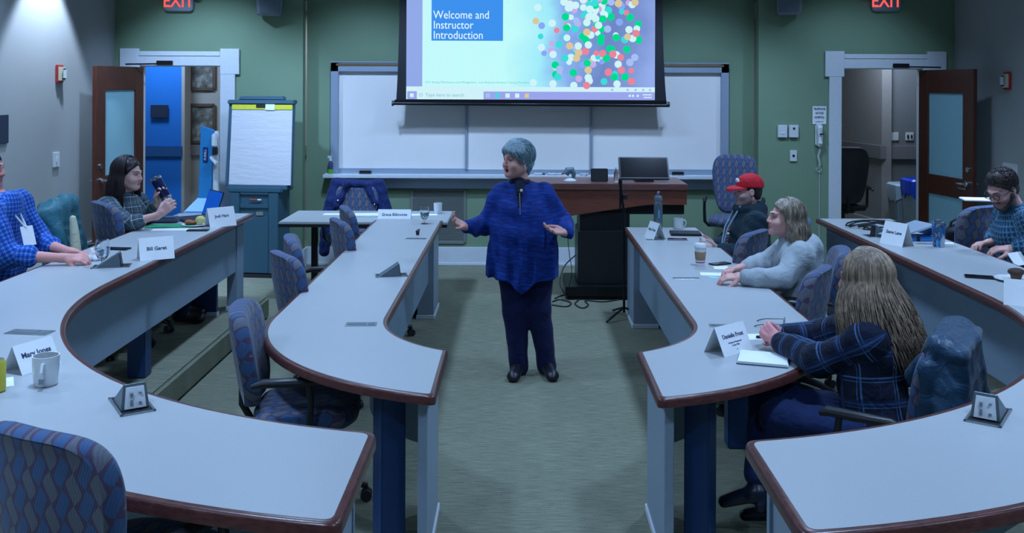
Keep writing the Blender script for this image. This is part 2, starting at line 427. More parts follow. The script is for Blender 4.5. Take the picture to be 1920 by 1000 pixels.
horseshoe('raised speckled grey outer table with mug and goblet, left side of room',-1,.01,5.11,2.19,2.81,-.435,7.87,ZO,PF,
  dict(panels=[(-.54,-.50,2.5,2.93,'end_panel'),(-2.32,-2.24,7.62,7.8,'panel_grey'),(-2.76,-2.34,7.42,7.46,'leg_blue')],posts=[(-2.34,5.92,0),(-2.5,4.3,.4)]),'')
horseshoe('raised speckled grey outer table with printed tumbler, right side of room',1,.33,4.93,2.05,2.66,.68,7.71,ZO,PF,
  dict(panels=[(.75,.79,2.46,2.9,'end_panel'),(2.475,2.55,7.4,7.6,'panel_grey')],posts=[(2.6,5.9,0),(2.6,4.2,-.4)]),'')
# front folding table by the wall
t=thing('folding_table','narrow grey folding table beneath the whiteboard, holding the long name card','table',(-1.43,9.15,0))
x0,x1,y0,y1=-.77,.77,-.39,.39
MB().box(x0,x1,y0,y1,.69,.72).build('tabletop',M['laminate'],t,bev=.006)
MB().box(x0+.0,x1-.0,y0-.004,y0+.01,.672,.70).build('front_rim',M['black'],t)
for sx in (-1,1):
    MB().box(sx*.52-.028,sx*.52+.028,-.03,.03,.05,.69).build('leg',M['black_metal'],t,bev=.004)
    MB().box(sx*.52-.03,sx*.52+.03,-.3,.3,.0,.05).build('foot',M['black_metal'],t,bev=.01)

# ---------------------------------------------------------------- lights
def area(name,loc,size,power,color,rot=(0,0,0),spread=PI,shape='DISK'):
    l=bpy.data.lights.new(name,'AREA'); l.shape=shape; l.size=size; l.energy=power; l.color=color; l.spread=spread
    o=bpy.data.objects.new(name,l); C.objects.link(o); o.location=loc; o.rotation_euler=rot; return o
def spot(name,loc,target,power,color,angle,blend=.6,rad=.05):
    l=bpy.data.lights.new(name,'SPOT'); l.energy=power; l.color=color; l.spot_size=angle; l.spot_blend=blend; l.shadow_soft_size=rad
    o=bpy.data.objects.new(name,l); C.objects.link(o); o.location=loc
    d=Vector(target)-Vector(loc); o.rotation_euler=d.to_track_quat('-Z','Y').to_euler(); return o
LC=(.42,.63,1.0)
def fixture(x,y,p,spread=2.3,size=.32,c=LC):
    t=thing('ceiling_downlight','round recessed ceiling downlight','ceiling light',(x,y,HC),0,'recessed ceiling downlights')
    MB().at((0,0,0)).lathe([(size*.62,0),(size*.62,-.012),(size*.52,-.016),(size*.52,-.001)],28).build('light_ring',M['white_paint'],t)
    l=area('lamp_light',(x,y,HC-.02),size,p,c,(0,0,0),spread)
    l.parent=t; l.location=(0,0,-.02)
for y in (1.2,3.6,6.0,8.4):
    for x,k in ((-1.5,1),(1.6,1)):
        fixture(x,y,34*k)
for y in (1.5,4.4,7.2):
    fixture(-3.5,y,28); fixture(3.7,y,22)
# wall washers
for x,p in ((-3.3,46),(-1.6,34),(.1,26),(1.8,24),(3.5,16)):
    spot('wall_wash_light',(x,YS-1.5,HC-.05),(x,YS-.05,1.15),p*5.2,LC,math.radians(84),.8,.06)
spot('left_wall_light',(XL+.38,8.75,HC-.04),(XL+.10,8.75,1.6),340,(.50,.65,.93),math.radians(72),.35,.05)
spot('left_wall_light',(XL+.6,5.2,HC-.04),(XL+.05,5.2,1.4),190,(.46,.64,.95),math.radians(95),.6,.05)
spot('right_wall_light',(XR-.6,6.6,HC-.04),(XR-.05,6.6,1.4),420,(.42,.62,1),math.radians(95),.6,.05)
area('hall_light',(-4.4,11.3,2.85),.5,36,(.5,.7,1)); area('hall_light',(4.2,11.3,2.85),.5,34,(.6,.75,1)); area('hall_light',(-2.6,11.5,2.85),.4,16,(.8,.85,1))
w_=bpy.data.worlds.new('world'); bpy.context.scene.world=w_; w_.use_nodes=True
w_.node_tree.nodes['Background'].inputs[0].default_value=(.2,.35,.6,1); w_.node_tree.nodes['Background'].inputs[1].default_value=.05
# ---------------------------------------------------------------- camera
cam=bpy.data.cameras.new('camera'); co=bpy.data.objects.new('camera',cam); C.objects.link(co)
cam.sensor_width=36; cam.lens=36*F/1920; cam.shift_x=-(PX-960)/1920; cam.shift_y=-(500-PY)/1920
co.location=(0,0,CAMH); co.rotation_euler=(Matrix.Rotation(PI/2,3,'X')@Matrix.Rotation(ROLL,3,'Z')).to_euler()
cam.clip_start=.05
sc=bpy.context.scene; sc.camera=co
sc.view_settings.view_transform='Standard'; sc.view_settings.look='None'; sc.view_settings.gamma=1; sc.view_settings.exposure=0
sc.view_settings.use_curve_mapping=False
# ---------------------------------------------------------------- wall furniture
def wallthing(name,label,cat,px,py,Y,group=None):
    p=W(px,py,Y); return thing(name,label,cat,p,0,group)
# whiteboard: frame, three boards, ledge
x0=W(623,115,YC).x; x1=W(1364,118,YC).x; zt=W(990,117,YC).z; zb=W(990,326,YC).z
cx=(x0+x1)/2
t=thing('whiteboard','wide three-panel whiteboard with pale metal frame on the green wall','whiteboard',(cx,YC,zb))
h=zt-zb; hw=(x1-x0)/2
m=MB(); fw=.085
m.box(-hw,-hw+fw,-.09,0,0,h); m.box(hw-fw,hw,-.09,0,0,h); m.box(-hw,hw,-.09,0,h-.11,h); m.box(-hw,hw,-.05,0,0,.06)
m.box(-hw,hw,-.1,0,h-.014,h)
m.build('frame',M['aluminium'],t,bev=.004,seg=1)
MB().box(-hw+.06,hw-.06,-.098,-.09,h-.045,h-.022).build('cork_strip',M['brass'],t)
xa=W(875,250,YC).x-cx; xb=W(1108,250,YC).x-cx
for a,b,y in ((-hw+fw,xa,-.03),(xa,xb,-.045),(xb,hw-fw,-.03)):
    MB().box(a,b,y-.006,y,.05,h-.1).build('board_panel',M['whiteboard'],t)
for x in (xa,xb):
    MB().box(x-.013,x+.013,-.075,-.03,.05,h-.1).build('rail',M['aluminium'],t,bev=.003,seg=1)
MB().box(-hw-.07,hw+.0,-.15,0,-.045,.0).build('ledge',M['white_paint'],t,bev=.008)
MB().box(-hw-.0,hw-.0,-.05,0,-.16,-.045).build('apron',M['aluminium'],t,bev=.004,seg=1)
LZ=zb+.001
# ledge items
p=W(620,318,YC-.09)
t=thing('spray_bottle','black and green spray bottle at the left end of the whiteboard ledge','bottle',(p.x,YC-.10,LZ))
MB().lathe([(.024,0),(.026,.01),(.026,.05)],16).build('green_label',simple('label_green',col(.12,.45,.04),.5),t)
MB().lathe([(.0262,.05),(.0262,.11),(.018,.13),(.012,.14)],16).build('bottle_body',M['ink'],t)
m=MB(); m.lathe([(.013,.135),(.013,.165),(.008,.17)],12); m.box(-.03,.012,-.009,.009,.165,.195); m.build('spray_head',M['white_plastic'],t,bev=.003)
def eraser(px,py,lab):
    p=W(px,py,YC-.1); t=thing('whiteboard_eraser',lab,'eraser',(p.x,YC-.1,LZ),0,'erasers on the whiteboard ledge')
    MB().box(-.065,.065,-.025,.025,.012,.035).build('grip',M['black'],t,bev=.006)
    MB().box(-.063,.063,-.024,.024,0,.012).build('felt_pad',simple('felt',col(.08,.08,.09),.9),t)
eraser(685,322,'black whiteboard eraser on the left half of the ledge')
eraser(1271,327,'black whiteboard eraser on the ledge right of the monitor')
mk=[(1008,318,'black marker just right of the standing presenter\'s shoulder on the ledge','ink'),(1033,322,'first of four small markers left of the document camera on the ledge','hall_blue'),(1045,322,'small red marker on the ledge left of the document camera','red_plastic'),(1092,322,'small blue marker on the ledge between document camera and small screen','hall_blue'),(1100,322,'dark marker on the ledge beside the small screen','ink')]
for i,(a,b,l,c) in enumerate(mk):
    p=W(a,b,YC-.1); t=thing('marker_pen',['black marker on the ledge nearest the presenter','first blue marker right of the presenter on the ledge','red marker on the ledge left of the document camera','blue marker on the ledge just right of the document camera','dark marker on the ledge beside the small black screen'][i],'marker',(p.x,YC-.12,LZ+.0095),.3*i,'markers on the whiteboard ledge')
    MB().cyl((-.04,0,0),(.05,0,0),.0095).build('barrel',M['white_plastic'],t); MB().cyl((.05,0,0),(.08,0,0),.0098).build('cap',M[c],t)
# return-air grille
p=W(822,405,YC); gx=.29; gz=.29
t=thing('wall_grille','large square louvred grille low on the wall under the whiteboard','grille',(p.x,YC,p.z))
m=MB(); 
for a in (-1,1): m.box(a*gx-.015,a*gx+.015,-.015,0,-gz,gz); m.box(-gx,gx,-.015,0,a*gz-.015,a*gz+.015)
m.build('frame',M['grille'],t,bev=.003,seg=1)
m=MB()
for i in range(44):
    z=-gz+.02+i*(2*gz-.04)/43; m.at((0,-.008,z),rx=.6).box(-gx+.01,gx-.01,-.006,.006,-.0015,.0015)
m.at().box(-gx,gx,-.002,0,-gz,gz); m.build('louvres',simple('grille_dark',col(.17,.19,.18),.6),t)
# projection screen
SY=YC-.30
t=thing('projection_screen','lowered projection screen with black border showing the welcome slide','screen',(W(995,197,SY).x,SY,W(995,197,SY).z))
o=t.location
def sx(px,py=100): return W(px,py,SY).x-o.x
def sz(py): return W(995,py,SY).z-o.z
zt=2.0
m=MB()
nn=14
L=[];R=[]
for i in range(nn+1):
    f=i/nn; py=192-(192+150)*f; wv=7*math.exp(-f*3.2)
    L.append((sx(750-wv+0),sz(py))); R.append((sx(1240+wv+3*math.exp(-f*3.2)),sz(py)))
m.loft([[(a[0],-.001,a[1]) ,(b[0],-.001,b[1]),(b[0],.001,b[1]),(a[0],.001,a[1])] for a,b in zip(L,R)])
m.build('black_border',simple('screen_black',col(.004,.006,.012),.6),t)
m=MB(); m.cyl((sx(738),0,sz(195)),(sx(1253),0,sz(197)),.018,n=12); m.box(sx(740),sx(1250),-.012,.012,sz(198),sz(188)); m.build('weight_bar',M['black_metal'],t)
for a in (-1,1):
    xx=sx(737 if a<0 else 1254); MB().cyl((xx-.01,0,sz(195)),(xx+.01,0,sz(195)),.03,n=10).build('bar_end_cap',M['black'],t)
m=MB(); m.box(sx(740),sx(1250),-.09,.09,HC-.17-o.z,HC-.01-o.z); m.build('screen_housing',M['white_paint'],t,bev=.01)
# slide picture: gradient, title box, taskbar, coloured light discs
ES=.95
m=NT('slide_gradient'); tc=m.new('ShaderNodeTexCoord'); sp=m.new('ShaderNodeSeparateXYZ'); m.link(tc.outputs['Object'],sp.inputs[0])
xw=sx(1228)-sx(762)
fx=m.math('MULTIPLY_ADD',sp.outputs[0],1/xw,-sx(762)/xw); fz=m.math('MULTIPLY',sp.outputs[2],.55)
a=m.math('ADD',fx,m.math('MULTIPLY',fz,-.05))
nz=m.noise(m.coord('Object',(1,1,1)),1.8,3)
a=m.math('ADD',a,m.math('MULTIPLY',m.math('SUBTRACT',nz,.5),.25))
c=m.ramp(a,[(.0,col(.58,.98,1.0)),(.38,col(.55,1,1)),(.53,col(.36,.86,1)),(.63,col(.25,.45,.88)),(.76,col(.16,.25,.58)),(.9,col(.20,.30,.66)),(1,col(.30,.42,.85))])
m.base(col(.02,.02,.02),.9,0,0); m.link(c,m.b.inputs['Emission Color']); m.b.inputs['Emission Strength'].default_value=ES; M['slide']=m.m
def quad(mb,x0,x1,y0,y1,d): # pixel box
    return mb.box(sx(x0),sx(x1),-d,-d+.0008,sz(y1),sz(y0))
m=MB(); quad(m,792,1228,-150,163,.004); m.build('slide_image',M['slide'],t,smooth=False)
quad(MB(),762,792,-150,163,.004).build('slide_margin',emis('slide_lavender',col(.30,.42,.85),ES),t,smooth=False)
quad(MB(),762,1228,163,187,.0045).build('slide_notes_bar',emis('slide_white',col(.66,.93,1.0),ES),t,smooth=False)
tb=quad(MB(),907,1228,172,187,.006); quad(tb,764,782,172,187,.006); tb.build('slide_taskbar',emis('slide_purple',col(.34,.40,.88),ES),t,smooth=False)
quad(MB(),809,943,-150,77,.006).build('slide_title_box',emis('slide_blue',col(.05,.30,.90),ES),t,smooth=False)
EW=emis('slide_text_white',col(.80,.97,1.0),1.0)
for i,(s_,py) in enumerate((('Welcome and',29),('Instructor',48),('Introduction',67))):
    text('slide_lettering',s_,.122,EW,(sx(812),-.008,sz(py)),(PI/2,0,0),t,'LEFT').scale.x=.86
EG=emis('slide_text_grey',col(.22,.55,.62),.9)
text('slide_lettering','V2.0  Energy Maintenance and Management - Law Response Business Training Providers, 2022',.031,EG,(sx(797),-.006,sz(155)),(PI/2,0,0),t,'LEFT')
text('slide_lettering','O  Type here to search',.05,EG,(sx(786),-.008,sz(179)),(PI/2,0,0),t,'LEFT')
pal=[col(.0,.75,.30),col(.85,.25,.35),col(.65,.95,1),col(.25,.42,.95),col(.40,.55,.95),col(.75,.60,.35),col(.05,.75,.75),col(.60,.45,.85)]
pm=[emis('slide_disc_%s'%n_,c_,.95) for n_,c_ in zip('green red white blue periwinkle tan teal violet'.split(),pal)]
rr=random.Random(11); m=MB()
spots=[(1100,42,2),(1122,47,2),(1130,35,0),(1062,52,0),(1078,54,6),(1092,68,0),(1100,60,5),(1098,74,0),(1127,70,0),(1126,78,0),(1155,70,0),(1139,54,4),(1084,86,2),(1103,84,2),(1098,96,1),(1068,86,5),(1143,91,0),(1175,92,0),(1130,100,1),(1149,101,1),(1137,109,0),(1081,109,5),(1101,118,0),(1103,131,5),(1103,145,2),(1075,136,0),(1159,120,2),(1165,131,1),(1152,144,0),(1172,144,0),(1157,157,2),(1037,102,2),(1048,83,6),(1015,89,2),(1037,157,2),(1059,109,6),(1046,144,6),(1049,130,4),(1184,152,1),(1190,107,4),(1179,55,2),(1192,62,1),(1161,41,3),(1181,32,0),(1185,8,2),(1190,4,5),(1076,160,2),(1100,160,1),(1008,14,2),(1000,155,2)]
def dsc(px,py,c,r,k):
    m.mi=c; m.disc((sx(px),-.0055-k*.00002,sz(py)),r); m.mi=0
for k,(a,b,c) in enumerate(spots): dsc(a,b,c,.039,k+120)
for k in range(115):
    an=rr.uniform(.25,2.7); rad=rr.uniform(0,1)**.6*175
    px=1105+rad*math.cos(an)*.95; py=-18+rad*math.sin(an)*1.0
    if px>1197 or px<1000 or py>158: continue
    dsc(px,py,rr.choice([0,1,2,3,4,5,6,7,2,2,0]),rr.choice([.03,.036,.04]),k)
for k in range(60):
    dsc(rr.gauss(1100,26),rr.gauss(-5,22),rr.choice([2,2,2,6,0,7]),.04,k+60)
m.build('slide_light_discs',pm,t,smooth=False)
m=MB()
for k,(px,c) in enumerate(((915,4),(933,6),(952,2),(970,2),(988,5))):
    m.mi=c; quad(m,px-4,px+4,175.5,183.5,.007)
m.mi=2; quad(m,769,776,176,183,.007)
for px in (1148,1177,1192,1206,1219): m.mi=4; quad(m,px-2,px+2,166,170,.007)
for px in (1181,1187,1196): m.mi=2; quad(m,px-2,px+2,177,181,.007)
m.mi=2; quad(m,1205,1222,176,178,.007); quad(m,1207,1222,181,183,.007)
m.build('slide_icons',pm,t,smooth=False)
# exit signs
def exit_sign(px,lab,tw):
    p=W(px,-6,YS-.05); t=thing('exit_sign',lab,'exit sign',(p.x,YS-.03,p.z),0,'exit signs'); 
    z0=W(px,21,YS-.05).z-p.z; hw=.155
    m=MB()
    poly=[(-hw+.02,z0),(hw-.02,z0),(hw,z0+.03),(hw+.0,.17),(-hw,.17),(-hw,z0+.03)]
    m.loft([[(x,-.03,z) for x,z in poly],[(x,.03,z) for x,z in poly]]); m.build('sign_body',M['grey_plastic'],t,bev=.008)
    for s in (-1,1):
        q=MB(); q.at((s*(hw+.05),-.05,.03)); q.M=q.M@Matrix.Rotation(PI/2,4,'X'); q.lathe([(.02,-.03),(.045,-.01),(.048,.03),(.04,.035)],20); q.build('emergency_lamp',M['grey_plastic'],t)
        q=MB(); q.box(min(s*hw,s*(hw+.04)),max(s*hw,s*(hw+.04)),-.03,.02,-.02,.07); q.build('lamp_bracket',M['grey_plastic'],t,bev=.005)
    text('exit_lettering','EXIT',.20,emis('exit_red_glow',col(1,.10,.09),1.3),(0,-.032,z0+.105),(PI/2,0,0),t,'CENTER',.001,.002).scale.x=.80
exit_sign(335,'illuminated red EXIT sign high above the left doorway',0)
exit_sign(1662,'illuminated red EXIT sign high above the right doorway',0)
# speakers
def speaker(px,py,s,lab):
    p=W(px,py,YS-.12); t=thing('wall_speaker',lab,'speaker',(p.x,YS-.13,p.z),s*.35,'wall speakers')
    m=MB(); m.loft([[(-.12,-.09,-.0),(.12,-.09,0),(.12,.09,.0),(-.12,.09,0)],[(-.135,-.11,.38),(.135,-.11,.38),(.135,.1,.38),(-.135,.1,.38)]]); m.build('cabinet',M['grey_plastic'],t,bev=.012)
    m=MB(); m.loft([[(-.105,-.096,.02),(.105,-.096,.02),(.105,-.09,.02),(-.105,-.09,.02)],[(-.12,-.114,.36),(.12,-.114,.36),(.12,-.105,.36),(-.12,-.105,.36)]]); m.build('speaker_grille',simple('speaker_cloth',col(.13,.17,.20),.8),t)
    MB().box(-.03,.03,.08,.16,.15,.22).build('bracket',M['black_metal'],t)
speaker(505,29,1,'grey wall speaker left of the projection screen'); speaker(1480,28,-1,'grey wall speaker right of the projection screen')
# fire strobes
def strobe(x,px,py,s,lab):
    Y=F*abs(x)/abs(px-PX); z=CAMH-(py-PY)*Y/F
    t=thing('fire_alarm_strobe',lab,'fire alarm',(x,Y,z),0,'fire alarm strobes')
    MB().box(min(0,s*.025),max(0,s*.025),-.06,.06,-.085,.085).build('housing',M['red_plastic'],t,bev=.006)
    MB().box(min(s*.025,s*.042),max(s*.025,s*.042),-.055,.055,-.065,.065).build('horn_grille',simple('cream_plastic',col(.55,.5,.35),.5),t,bev=.004)
    MB().box(min(s*.042,s*.062),max(s*.042,s*.062),-.02,.05,-.05,.05).build('strobe_lens',M['white_plastic'],t,bev=.01)
strobe(XL,109,142,1,'red fire alarm strobe on the left wall'); strobe(XR,1891,148,-1,'red fire alarm strobe on the right wall')
# left wall thermostat and black plaque, right wall plate
def side_plate(name,lab,cat,x,px,py,hw,hh,mt,th=.015,extra=None):
    Y=F*abs(x)/abs(px-PX); z=CAMH-(py-PY)*Y/F; s=1 if x<0 else -1
    t=thing(name,lab,cat,(x,Y,z)); MB().box(min(0,s*th),max(0,s*th),-hw,hw,-hh,hh).build('plate',mt,t,bev=.003)
    return t,s
t,s=side_plate('light_switch','white switch plate on the left wall below the fire alarm','switch',XL,104,303,.06,.07,M['white_plastic'])
MB().box(.015,.022,-.012,.012,-.025,.025).build('toggle',M['white_ceramic'],t,bev=.002)
side_plate('wall_plaque','small black plaque at the left edge on the left wall','plaque',XL,-2,247,.13,.12,M['dark_blue_sign'])
t,s=side_plate('light_switch','wide white multi-gang switch plate on the right wall behind the bearded man','switch',XR,1896,316,.13,.065,M['white_plastic'])
for k in range(4): MB().box(-.021,-.015,-.095+k*.055,-.07+k*.055,-.03,.03).build('toggle',M['white_ceramic'],t,bev=.002)
# plates on the front wall right
def plate(name,lab,cat,px,py,w,h,Y=YS,mt='white_plastic',th=.02,group=None):
    p=W(px,py,Y); t=thing(name,lab,cat,(p.x,Y,p.z),0,group); MB().box(-w/2,w/2,-th,0,-h/2,h/2).build('plate',M[mt],t,bev=.004); return t
t=plate('thermostat','plain white wall control box left of the wall phone','thermostat',1466,246,.10,.135,th=.035); MB().box(-.02,.02,-.04,-.034,-.03,-.01).build('button',M['white_ceramic'],t,bev=.002)
t=plate('thermostat','white wall control box with dark dot, second of the pair by the phone','thermostat',1487,246,.10,.135,th=.035); MB().cyl((0,-.04,.03),(0,-.034,.03),.012).build('knob',M['black'],t)
t=plate('power_outlet','white outlet plate low under the two control boxes','outlet',1487,292,.075,.12); MB().cyl((0,-.024,0),(0,-.018,0),.014).build('socket',M['black'],t)
t=plate('wall_sign','small white printed notice above the wall phone','sign',1536,216,.155,.20,mt='paper',th=.006)
for k,(s_,z) in enumerate((('TELEPHONE',.065),('NOTICE',.02),('HOSPITAL',-.025),('emergency use',-.07))):
    text('sign_lettering',s_,.033 if k<3 else .02,M['ink'],(0,-.007,z),(PI/2,0,0),t,bold=.001 if k<3 else 0).scale.x=.72
p=W(1536,256,YS-.03)
t=thing('wall_phone','white wall telephone with hanging coiled cord beside the right door casing','telephone',(p.x,YS,p.z))
MB().box(-.04,.04,-.035,0,-.10,.13).build('base_unit',M['white_plastic'],t,bev=.012)
MB().tube([(0,-.045,.11),(0,-.06,.09),(0,-.055,0),(0,-.06,-.07),(0,-.045,-.1)],[.024,.03,.018,.03,.024],12).build('handset',M['white_ceramic'],t)
MB().box(-.012,.03,-.09,-.085,.02,.035).build('phone_display',M['black'],t)
co_=[]
for i in range(120):
    f=i/119; z=-.1-f*.22; co_.append((.0+.010*math.cos(i*1.3)+.008*math.sin(f*9),-.03+.010*math.sin(i*1.3),z))
MB().tube(co_,.0035,5).build('coiled_cord',M['white_plastic'],t)
MB().tube([(.01,-.02,-.32),(.03,-.022,-.36),(0,-.022,-.385),(-.03,-.022,-.355),(.0,-.022,-.325),(.01,-.012,-.4),(.012,-.006,-.9),(.012,-.006,-1.25)],.004,6).build('loop_cord',M['white_plastic'],t)
# hallway things
p=W(299,209,11.97); t=thing('wall_plaque','small dark plaque on the blue hallway wall','plaque',(p.x,11.98,p.z)); MB().box(-.11,.11,-.02,0,-.08,.08).build('plaque_board',M['dark_blue_sign'],t,bev=.003)
PF_=wood_mat('picture_frame_wood',col(.06,.04,.035),col(.12,.08,.06),.5)
mp_=NT('faded_artwork'); v=mp_.coord('Object',(1,1,1)); n=mp_.noise(v,7,5,.6); mp_.base(mp_.ramp(n,[(.35,col(.03,.03,.035)),(.5,col(.12,.12,.11)),(.65,col(.30,.32,.32))]),.5)
for px,py,hh,lab in ((378,232,.235,'lower framed picture on the hallway wall through the left doorway'),(378,142,.17,'upper framed picture on the hallway wall through the left doorway')):
    p=W(px,py,12.2); t=thing('framed_picture',lab,'picture',(p.x,12.25,p.z),0,'hallway pictures'); a=.15
    m=MB()
    for s in (-1,1): m.box(s*a-.02,s*a+.02,-.03,0,-hh,hh); m.box(-a,a,-.03,0,s*hh-.02,s*hh+.02)
    m.build('picture_frame',PF_,t,bev=.003,seg=1); MB().box(-a,a,-.015,-.002,-hh,hh).build('artwork',mp_.m,t)
for px,lab in ((1677,'blank switch plate on the hallway wall through the right doorway'),(1705,'two-button switch plate on the hallway wall beside the door leaf')):
    t=plate('light_switch',lab,'switch',px,256,.10,.10,11.8,'white_plastic',.012)
    if px==1705: 
        for s in(-1,1): MB().box(s*.022-.01,s*.022+.01,-.02,-.012,-.02,.02).build('toggle',M['black'],t,bev=.002)
# recycling bins with blue bags
BAG=simple('blue_bin_bag',col(.01,.06,.55),.35); BAGW=simple('clear_bin_bag',col(.40,.50,.55),.3)
def bin_(px,pytop,Y,lab,bag,w=.17):
    p=W(px,pytop,Y); t=thing('rubbish_bin',lab,'bin',(p.x,Y,0),0,'bins in the hallway'); h=p.z
    a,b=w*.78,w
    m=MB(); m.loft([[(-a,-a,0),(a,-a,0),(a,a,0),(-a,a,0)],[(-b,-b,h),(b,-b,h),(b,b,h),(-b,b,h)]]); m.build('bin_body',simple('bin_grey',col(.22,.27,.29),.5),t,bev=.02)
    m=MB(); ri=random.Random(int(px)); rings=[]
    for k,(q,z) in enumerate(((1.02,h-.16),(1.08,h-.06),(1.07,h+.01),(.9,h+.03),(.8,h-.02))):
        rings.append([(q*b*c+ri.uniform(-.01,.01),q*b*s+ri.uniform(-.01,.01),z+(ri.uniform(-.04,.03) if k==0 else 0)) for c,s in [(max(-1,min(1,1.3*math.cos(x))),max(-1,min(1,1.3*math.sin(x)))) for x in [2*PI*i/28 for i in range(28)]]])
    m.loft(rings,caps=False); m.build('bin_bag',bag,t)
bin_(1700,348,11.2,'grey bin lined with a pale clear bag in the hallway',BAGW); bin_(1728,340,10.85,'grey bin with bright blue bag next to the right door leaf',BAG)
# wall devices: hand sanitiser stand
SK=simple('sanitiser_stand_blue',col(.015,.20,.46),.45); SK2=simple('sanitiser_base_blue',col(.16,.36,.75),.45)
t=thing('sanitiser_stand','blue floor-standing hand sanitiser dispenser beside the left doorway','sanitiser stand',(W(392,330,9.9).x,9.9,0),0)
o=t.location
def lx(px,Y=9.9): return W(px,300,Y).x-o.x
def lz(py,Y=9.9): return W(392,py,Y).z
m=MB(); 
pl=[(lx(373),lz(372)),(lx(397),lz(372)),(lx(402),lz(244)),(lx(377),lz(236))]
m.loft([[(x,-.02,z) for x,z in pl],[(x,.02,z) for x,z in pl]]); m.build('post_panel',SK,t,bev=.006)
m=MB(); pl=[(lx(377),lz(236)),(lx(402),lz(244)),(lx(410),lz(248)),(lx(410),lz(372)),(lx(397),lz(372)),(lx(402),lz(250))]
m.box(lx(398),lx(409),.0,.05,lz(372),lz(246)); m.build('post_edge',M['white_plastic'],t,bev=.01)
m=MB(); pl=[(lx(350),lz(396)),(lx(412),lz(396)),(lx(398),lz(370)),(lx(373),lz(370))]
m.loft([[(x,-.10 if i<2 else -.02,z) for i,(x,z) in enumerate(pl)],[(x,.10 if i<2 else .03,z) for i,(x,z) in enumerate(pl)]]); m.box(lx(350),lx(412),-.1,.1,.05,lz(396)); m.build('drip_base',SK2,t,bev=.008)
MB().box(lx(348),lx(414),-.16,.16,0,.05).build('floor_foot',M['black'],t,bev=.01)
m=MB(); m.box(lx(400),lx(409),-.07,.0,lz(275),lz(250)); m.build('dispenser',M['white_plastic'],t,bev=.012)
m=MB(); m.box(lx(402),lx(409),-.08,-.0,lz(290),lz(276)); m.build('nozzle_cover',M['black'],t,bev=.006)
m=MB(); m.loft([[(lx(399),-.1,lz(292)),(lx(410),-.1,lz(304)),(lx(410),-.02,lz(304)),(lx(399),-.02,lz(292))],[(lx(399),-.1,lz(296)),(lx(410),-.1,lz(308)),(lx(410),-.02,lz(308)),(lx(399),-.02,lz(296))]]); m.build('drip_tray',M['white_plastic'],t)
MB().box(lx(382),lx(391),-.028,-.02,lz(304),lz(276)).build('badge',simple('badge_navy',col(.006,.03,.16),.5),t,bev=.004)
text('badge_lettering','PURELL',.034,M['white_plastic'],((lx(382)+lx(391))/2,-.029,(lz(304)+lz(276))/2),(PI/2,-PI/2,0),t)
# presentation cabinet with flip chart
ang=-.10
cx_,cy_=W(480,400,9.85).x,9.85
t=thing('flip_chart_cabinet','teal presentation cabinet with blank white flip chart pad','flip chart',(cx_,cy_,0),ang)
def fx(px): return W(px,300,9.85).x-cx_
def fz(py): return W(480,py,9.85).z
zc=fz(352)
m=MB(); m.box(fx(434),fx(527),-.03,.30,.03,zc-.01); m.box(fx(428),fx(533),-.05,.32,zc-.05,zc); m.build('cabinet_body',M['teal_plastic'],t,bev=.012)
m=MB()
for a,b in ((434,452),(508,527)): m.box(fx(a),fx(b),-.055,-.02,.04,zc-.05)
for a,b,c,d in ((452,508,356,365),(452,508,381,390),(452,508,404,515)): m.box(fx(a),fx(b),-.045,-.02,max(.04,fz(d)),fz(c))
m.build('cabinet_front',M['teal_plastic'],t,bev=.006)
m=MB(); m.box(fx(436),fx(524),-.07,.3,0,.03); m.build('plinth',M['black_rubber'],t)
m=MB(); m.cyl((fx(472),-.05,fz(374)),(fx(487),-.05,fz(374)),.008); m.build('marker',M['red_plastic'],t); m=MB(); m.cyl((fx(487),-.05,fz(374)),(fx(494),-.05,fz(374)),.009); m.build('marker_cap',M['white_plastic'],t)
m=MB(); m.box(fx(484),fx(498),-.05,-.025,fz(403),fz(396)); m.build('latch',M['chrome'],t,bev=.003)
ty=lambda z:(.06+(z-zc)*.16)
def slab(x0,x1,z0,z1,d0,d1,x2=None,x3=None):
    x2=x0 if x2 is None else x2; x3=x1 if x3 is None else x3
    return [[(x0,ty(z0)+d0,z0),(x1,ty(z0)+d0,z0),(x1,ty(z0)+d1,z0),(x0,ty(z0)+d1,z0)],[(x2,ty(z1)+d0,z1),(x3,ty(z1)+d0,z1),(x3,ty(z1)+d1,z1),(x2,ty(z1)+d1,z1)]]
m=MB(); m.loft(slab(fx(417),fx(546),fz(350),fz(190),-.03,.03,fx(414),fx(542))); m.loft(slab(fx(413),fx(544),fz(196),fz(188),-.06,.05)); m.loft(slab(fx(432),fx(524),fz(188),fz(181),-.04,.04,fx(436),fx(520))); m.loft(slab(fx(424),fx(540),fz(356),fz(346),-.06,.06)); m.build('easel_board',M['teal_plastic'],t,bev=.008)
m=NT('crumpled_pad_paper'); v=m.coord('Object',(1.4,1,5)); m.base(col(.60,.60,.63),.8); m.bump(m.noise(v,5,4,.6),.5,.012)
pad=MB(); pad.loft(slab(fx(426.5),fx(546),fz(347),fz(204),-.055,-.035,fx(423),fx(541))); pad.build('paper_pad',m.m,t)
pad=MB(); pad.loft(slab(fx(423),fx(541),fz(206),fz(197),-.062,-.035)); pad.build('yellow_header',M['yellow_strip'],t)
m=MB(); m.loft(slab(fx(471),fx(489),fz(202),fz(197),-.07,-.06)); m.build('pad_clip',M['black'],t)
m=MB(); m.loft(slab(fx(489),fx(507),fz(207),fz(196),-.066,-.0625)); m.build('torn_paper',M['paper'],t)
